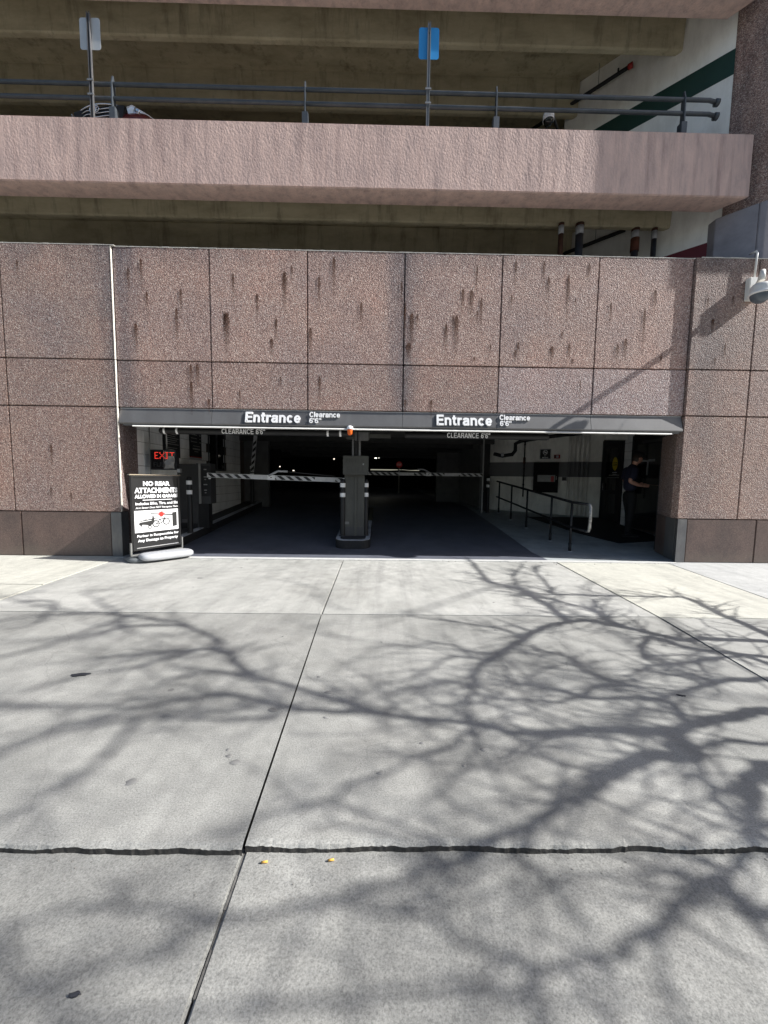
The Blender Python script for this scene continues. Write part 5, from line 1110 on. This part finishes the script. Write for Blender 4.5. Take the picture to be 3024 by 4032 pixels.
# ================================================================ STREET TREE (stands right of the frame, throws the branch shadows)
LIMBS=[
 [(3.13,-3.08,0.03),(2.85,-3.06,0.03),(2.64,-3.04,0.03),(2.41,-3.07,0.03),(2.28,-2.93,0.03),(2.08,-2.78,0.03),(1.94,-2.67,0.03),(1.72,-2.68,0.03),(1.45,-2.82,0.03),(1.28,-2.95,0.03),(1.15,-3.09,0.03),(0.94,-3.29,0.03),(0.78,-3.44,0.026),(0.66,-3.57,0.022),(0.59,-3.78,0.017),(0.51,-4.02,0.013),(0.48,-4.14,0.011)],
 [(1.72,-2.68,0.024),(1.71,-2.33,0.024),(1.69,-1.91,0.024),(1.6,-1.6,0.024),(1.41,-1.4,0.024),(1.38,-1.18,0.024),(1.43,-0.51,0.024),(1.44,-0.2,0.024)],
 [(2.35,-2.98,0.014),(2.12,-2.73,0.014),(2.1,-2.46,0.014),(2.31,-2.02,0.014)],
 [(2.12,-2.73,0.014),(2.08,-2.32,0.014),(1.87,-2.07,0.014),(1.64,-1.78,0.014),(1.79,-1.04,0.014),(2.18,-0.32,0.014)],
 [(3.25,-2.96,0.024),(3.28,-2.73,0.024),(3.3,-2.52,0.024),(3.33,-2.25,0.024),(3.38,-1.94,0.024),(3.13,-1.91,0.024),(2.63,-1.88,0.024),(2.28,-1.87,0.024),(1.94,-1.86,0.024),(1.74,-1.78,0.024),(1.6,-1.6,0.024)],
 [(1.94,-1.86,0.014),(2.04,-1.58,0.014),(2.13,-1.03,0.014),(2.26,-0.47,0.014)],
 [(2.85,-3.36,0.024),(2.71,-3.33,0.024),(2.55,-3.28,0.024),(2.36,-3.2,0.024),(2.28,-3.07,0.024),(2.21,-3.03,0.024),(1.98,-3.27,0.022),(1.91,-3.42,0.017)],
 [(2.7,-3.34,0.014),(2.36,-3.41,0.014),(2.12,-3.47,0.014),(1.88,-3.51,0.014),(1.66,-3.65,0.012),(1.55,-3.77,0.01)],
 [(2.54,-3.67,0.024),(2.34,-3.69,0.022),(2.15,-3.73,0.02),(2.0,-3.79,0.017),(1.83,-3.85,0.015),(1.72,-3.89,0.013),(1.59,-4.01,0.011)],
 [(2.15,-3.73,0.01),(2.08,-3.63,0.01),(1.93,-3.63,0.009),(1.84,-3.59,0.008)],
 [(2.17,-4.03,0.05),(2.01,-4.06,0.05),(1.86,-4.1,0.05),(1.72,-4.13,0.048),(1.58,-4.19,0.042),(1.47,-4.21,0.039),(1.33,-4.21,0.036),(1.16,-4.2,0.034),(0.97,-4.22,0.031),(0.78,-4.23,0.028),(0.63,-4.2,0.026),(0.49,-4.16,0.025),(0.38,-4.14,0.023),(0.22,-4.12,0.02),(0.04,-4.08,0.018)],
 [(0.04,-4.08,0.018),(-0.16,-4.06,0.018),(-0.31,-4.05,0.017),(-0.54,-4.01,0.017),(-0.76,-3.92,0.017),(-0.9,-3.9,0.017),(-1.11,-3.95,0.015),(-1.25,-4.02,0.013),(-1.33,-4.04,0.012),(-1.55,-4.02,0.012),(-1.79,-4.02,0.011),(-2.02,-4.04,0.01)],
 [(0.04,-4.08,0.015),(-0.19,-3.98,0.015),(-0.48,-3.82,0.016),(-0.77,-3.68,0.017),(-0.97,-3.5,0.018),(-1.1,-3.34,0.019),(-1.31,-3.31,0.017),(-1.53,-3.37,0.015),(-1.67,-3.4,0.013),(-1.94,-3.48,0.011)],
 [(-1.1,-3.34,0.014),(-1.27,-3.12,0.014),(-1.63,-2.84,0.014),(-1.88,-2.73,0.014),(-2.23,-2.63,0.014),(-2.59,-2.58,0.014),(-2.85,-2.64,0.014)],
 [(-1.63,-2.84,0.014),(-2.0,-2.87,0.014),(-2.17,-2.95,0.012),(-2.24,-3.18,0.008)],
 [(-1.31,-3.31,0.014),(-1.52,-3.52,0.012),(-1.61,-3.6,0.01),(-1.8,-3.67,0.008),(-2.06,-3.86,0.006)],
 [(-0.77,-3.68,0.013),(-1.04,-3.64,0.012),(-1.25,-3.72,0.009),(-1.29,-3.8,0.008),(-1.5,-3.9,0.006)],
 [(-0.54,-4.01,0.011),(-0.58,-4.11,0.01),(-0.75,-4.13,0.009),(-0.99,-4.13,0.008),(-1.23,-4.12,0.008),(-1.43,-4.18,0.007),(-1.63,-4.22,0.006),(-1.8,-4.27,0.006)],
 [(-1.23,-4.12,0.011),(-1.23,-4.23,0.009),(-1.21,-4.36,0.008),(-1.22,-4.46,0.006),(-1.26,-4.57,0.006),(-1.3,-4.66,0.006),(-1.37,-4.72,0.006)],
 [(1.64,-4.14,0.016),(1.67,-4.03,0.017),(1.67,-3.95,0.017),(1.59,-3.92,0.016),(1.39,-3.91,0.015),(1.16,-3.91,0.014),(1.03,-3.96,0.013),(0.91,-3.94,0.012),(0.71,-3.93,0.011),(0.68,-3.89,0.01),(0.56,-3.98,0.008),(0.3,-4.0,0.007)],
 [(1.16,-3.91,0.011),(1.12,-3.85,0.01),(0.96,-3.77,0.01),(0.98,-3.69,0.009),(1.05,-3.61,0.009),(1.21,-3.53,0.008)],
 [(1.21,-3.89,0.014),(1.32,-3.8,0.014),(1.47,-3.78,0.014),(1.57,-3.77,0.013),(1.4,-3.65,0.014),(1.37,-3.5,0.014),(1.34,-3.32,0.014),(1.24,-3.32,0.014),(1.18,-3.2,0.014)],
 [(0.96,-3.77,0.01),(0.85,-3.75,0.009),(0.84,-3.66,0.009),(0.86,-3.54,0.009),(0.68,-3.52,0.008)],
 [(0.94,-3.29,0.013),(0.73,-3.33,0.011),(0.5,-3.17,0.011),(0.23,-3.22,0.009),(0.05,-3.2,0.008)],
 [(1.15,-3.09,0.014),(1.1,-2.93,0.014),(0.95,-2.83,0.014),(0.58,-2.68,0.013),(0.27,-2.57,0.012)],
 [(0.78,-3.44,0.011),(0.54,-3.4,0.011),(0.27,-3.67,0.008),(0.04,-3.78,0.006)],
 [(0.59,-3.78,0.009),(0.4,-3.75,0.008),(0.18,-3.84,0.007),(0.04,-3.89,0.006)],
 [(0.49,-4.18,0.012),(0.4,-4.32,0.01),(0.25,-4.37,0.009),(0.14,-4.43,0.008),(0.04,-4.5,0.007)],
 [(0.04,-4.5,0.008),(-0.11,-4.57,0.007),(-0.2,-4.65,0.006),(-0.3,-4.66,0.006),(-0.42,-4.54,0.006)],
 [(-0.2,-4.65,0.007),(-0.41,-4.71,0.006),(-0.45,-4.74,0.006),(-0.58,-4.8,0.006)],
 [(0.63,-4.2,0.007),(0.74,-4.32,0.006),(0.78,-4.38,0.006),(0.81,-4.45,0.006),(0.73,-4.35,0.006)],
 [(0.51,-4.2,0.01),(0.44,-4.38,0.008),(0.3,-4.55,0.007),(0.27,-4.61,0.006),(0.3,-4.65,0.006),(0.39,-4.68,0.006)],
 [(1.5,-4.21,0.044),(1.46,-4.33,0.039),(1.43,-4.4,0.036),(1.29,-4.39,0.037),(1.16,-4.43,0.035),(0.97,-4.53,0.031),(0.82,-4.62,0.028),(0.72,-4.65,0.026),(0.62,-4.73,0.024),(0.49,-4.78,0.022),(0.42,-4.8,0.021)],
 [(0.42,-4.8,0.021),(0.34,-4.85,0.018),(0.22,-4.89,0.016),(0.13,-4.93,0.013),(0.03,-4.95,0.011)],
 [(0.03,-4.94,0.011),(-0.07,-4.98,0.01),(-0.25,-5.01,0.009),(-0.44,-5.02,0.009),(-0.52,-5.01,0.009),(-0.7,-5.0,0.008),(-0.79,-5.01,0.008),(-0.97,-5.03,0.007),(-1.01,-5.05,0.007),(-0.98,-5.09,0.006),(-0.9,-5.15,0.006)],
 [(-0.41,-5.02,0.007),(-0.49,-5.05,0.007),(-0.51,-5.1,0.006),(-0.59,-5.12,0.006),(-0.7,-5.14,0.006),(-0.76,-5.18,0.006),(-0.85,-5.18,0.006),(-0.96,-5.15,0.006)],
 [(1.43,-4.4,0.008),(1.44,-4.46,0.008),(1.34,-4.62,0.006),(1.35,-4.7,0.006),(1.37,-4.74,0.006)],
 [(1.9,-4.3,0.016),(1.74,-4.28,0.015),(1.61,-4.3,0.013),(1.48,-4.36,0.011),(1.42,-4.4,0.01)],
 [(1.16,-4.43,0.009),(0.96,-4.45,0.009),(0.83,-4.47,0.009),(0.74,-4.62,0.007)],
 [(1.75,-4.45,0.034),(1.69,-4.49,0.032),(1.57,-4.54,0.029),(1.52,-4.61,0.026),(1.43,-4.69,0.022),(1.38,-4.74,0.02),(1.35,-4.8,0.018)],
 [(1.16,-5.03,0.019),(1.15,-4.97,0.02),(1.14,-4.93,0.021),(1.11,-4.92,0.02),(1.04,-4.96,0.018),(0.95,-5.01,0.016),(0.86,-5.06,0.014),(0.77,-5.1,0.012),(0.68,-5.13,0.011),(0.6,-5.13,0.011),(0.48,-5.15,0.01),(0.4,-5.12,0.01),(0.33,-5.11,0.009),(0.26,-5.08,0.009),(0.2,-5.03,0.01),(0.13,-5.01,0.009),(0.03,-5.02,0.008)],
 [(0.48,-5.15,0.008),(0.42,-5.19,0.007),(0.35,-5.2,0.007),(0.26,-5.18,0.007),(0.19,-5.18,0.007),(0.03,-5.2,0.007)],
 [(0.03,-5.2,0.008),(-0.12,-5.21,0.007),(-0.23,-5.22,0.007),(-0.39,-5.23,0.006),(-0.55,-5.24,0.006),(-0.66,-5.24,0.006),(-0.77,-5.2,0.006),(-0.9,-5.15,0.006)],
 [(0.85,-5.07,0.008),(0.8,-5.17,0.007),(0.78,-5.22,0.007),(0.78,-5.28,0.006)],
 [(0.56,-5.14,0.007),(0.59,-5.23,0.006),(0.61,-5.27,0.006)],
 [(0.48,-5.15,0.007),(0.44,-5.2,0.007),(0.43,-5.28,0.006)],
 [(0.49,-4.8,0.008),(0.57,-4.88,0.007),(0.61,-4.94,0.007),(0.64,-4.98,0.006),(0.63,-5.05,0.006)],
 [(1.37,-4.75,0.017),(1.34,-4.79,0.017),(1.33,-4.83,0.016),(1.21,-4.9,0.015),(1.14,-4.93,0.015)],
]
ROOTS = [(3.13, -3.08, 0.03), (3.25, -2.96, 0.024), (2.85, -3.36, 0.024), (2.7, -3.34, 0.02), (2.54, -3.67, 0.024), (2.17, -4.03, 0.05), (1.9, -4.3, 0.02), (1.75, -4.45, 0.034), (1.16, -5.03, 0.02), (1.37, -4.75, 0.02)]
TW = 17
def lift(gx, gy, k=0):
    """point of the crown that shades the ground point (gx, gy)"""
    X = 3.9+.60*(gy+6.06)+.16*sin(gx*1.7+gy*2.1)+.10*sin(gy*3.3-gx)
    tt = X-gx; return Vector((gx+tt, gy-.13*tt, .80*tt))
tree = thing('street_tree', 'bare leafless street tree standing just right of the view', 'tree', (6.5,-5.1,-.03))
limbs = MB(); twigs = MB(); rnd = random.Random(17); T0 = Vector((6.1,-5.2,2.75))
for L in LIMBS:
    ps = [lift(a,b) for a,b,_ in L]; rs = [c*((.82 if c>.04 else 1.25)+max(0,.5-a)*.22) for a,_,c in L]
    # smooth a little
    q = []; qr = []
    for i in range(len(ps)-1):
        for k in range(3):
            tt = k/3; p0 = ps[max(i-1,0)]; p1 = ps[i]; p2 = ps[i+1]; p3 = ps[min(i+2,len(ps)-1)]
            q.append(.5*((2*p1)+(p2-p0)*tt+(2*p0-5*p1+4*p2-p3)*tt*tt+(3*p1-p0-3*p2+p3)*tt**3)+Vector((rnd.gauss(0,.006),rnd.gauss(0,.006),rnd.gauss(0,.006)))); qr.append(rs[i]*(1-tt)+rs[i+1]*tt)
    q.append(ps[-1]); qr.append(rs[-1])
    qr = [r_*(1-.35*i/len(qr)) for i,r_ in enumerate(qr)]
    limbs.tube(q, qr, 7)
    # side twigs
    n = int(sum((ps[i+1]-ps[i]).length for i in range(len(ps)-1))*TW*(1.35 if L[0][0]>0 else 1))
    for _ in range(n):
        i = rnd.randrange(1, len(q)); dirn = (q[i]-q[i-1]).normalized(); side = Vector((rnd.gauss(0,.55),rnd.gauss(0,.8),rnd.gauss(.1,.8)))
        p = q[i].copy(); dd = (dirn*.9+side*.8).normalized(); Lr = rnd.uniform(.18,.65); pts = [p]; r0 = min(qr[i]*.5,.0080)
        for s in range(4): dd = (dd+Vector((rnd.gauss(0,.22),rnd.gauss(0,.22),rnd.gauss(0,.22)))).normalized(); p = p+dd*Lr/4; pts.append(p.copy())
        twigs.tube(pts, [r0,r0*.85,r0*.7,r0*.55,.0016], 4, caps=False)
        if rnd.random() < .6:
            p = pts[2].copy(); d2 = (dd+Vector((rnd.gauss(0,.7),rnd.gauss(0,.7),rnd.gauss(0,.7)))).normalized(); b = [p, p+d2*Lr*.25, p+d2*Lr*.5+Vector((0,0,.02))]
            twigs.tube(b, [r0*.6,r0*.45,.0015], 4, caps=False)
# finer boughs higher up, whose shadows arrive soft
HB = 34
for k in range(HB):
    gx = rnd.uniform(-4.2,3.2); gy = rnd.uniform(-5.8,-1.2); t9 = rnd.uniform(8.5,12.5); a9 = rnd.uniform(0,2*pi); p = Vector((gx+t9, gy-.13*t9, .8*t9)); pts=[p]; d9=Vector((-.55,cos(a9)*.8,sin(a9)*.5)).normalized(); r0=rnd.uniform(.012,.03)
    for s in range(9): d9=(d9+Vector((rnd.gauss(0,.18),rnd.gauss(0,.25),rnd.gauss(0,.2)))).normalized(); p=p+d9*rnd.uniform(.14,.24); pts.append(p.copy())
    limbs.tube(pts,[r0*(1-.07*i) for i in range(len(pts))],6)
    for _ in range(5):
        p=pts[rnd.randrange(2,9)].copy(); d2=(d9+Vector((rnd.gauss(0,.7),rnd.gauss(0,.7),rnd.gauss(0,.7)))).normalized(); twigs.tube([p,p+d2*.25,p+d2*.55],[.009,.007,.002],4,caps=False)
# limbs that tie the crown to the trunk
for (a,b,r_) in ROOTS:
    p = lift(a,b); mid = (p+T0)/2+Vector((.35,0,.1)); limbs.tube([T0,(T0*3+mid)/4+Vector((.1,0,0)),mid,(mid+p*3)/4,p],[.09,.07,r_*1.3,r_*1.1,r_],8)
lo = limbs.build('limbs', BARK, tree)
tw = tag(twigs.build('twigs', BARK, tree), kind='stuff')
MB().tube([(6.55,-5.1,-.1),(6.5,-5.1,.15),(6.38,-5.13,1.2),(6.2,-5.18,2.2),T0+Vector((0,0,.1))],[.20,.155,.13,.12,.10],14).build('trunk', BARK, tree)
# the tree pit it grows from
tag(MB().box(6.01,7.1,-5.7,-4.82,-.031,-.024).build('tree_grate', BLACKP), 'square iron grate round the foot of the street tree', 'tree grate')
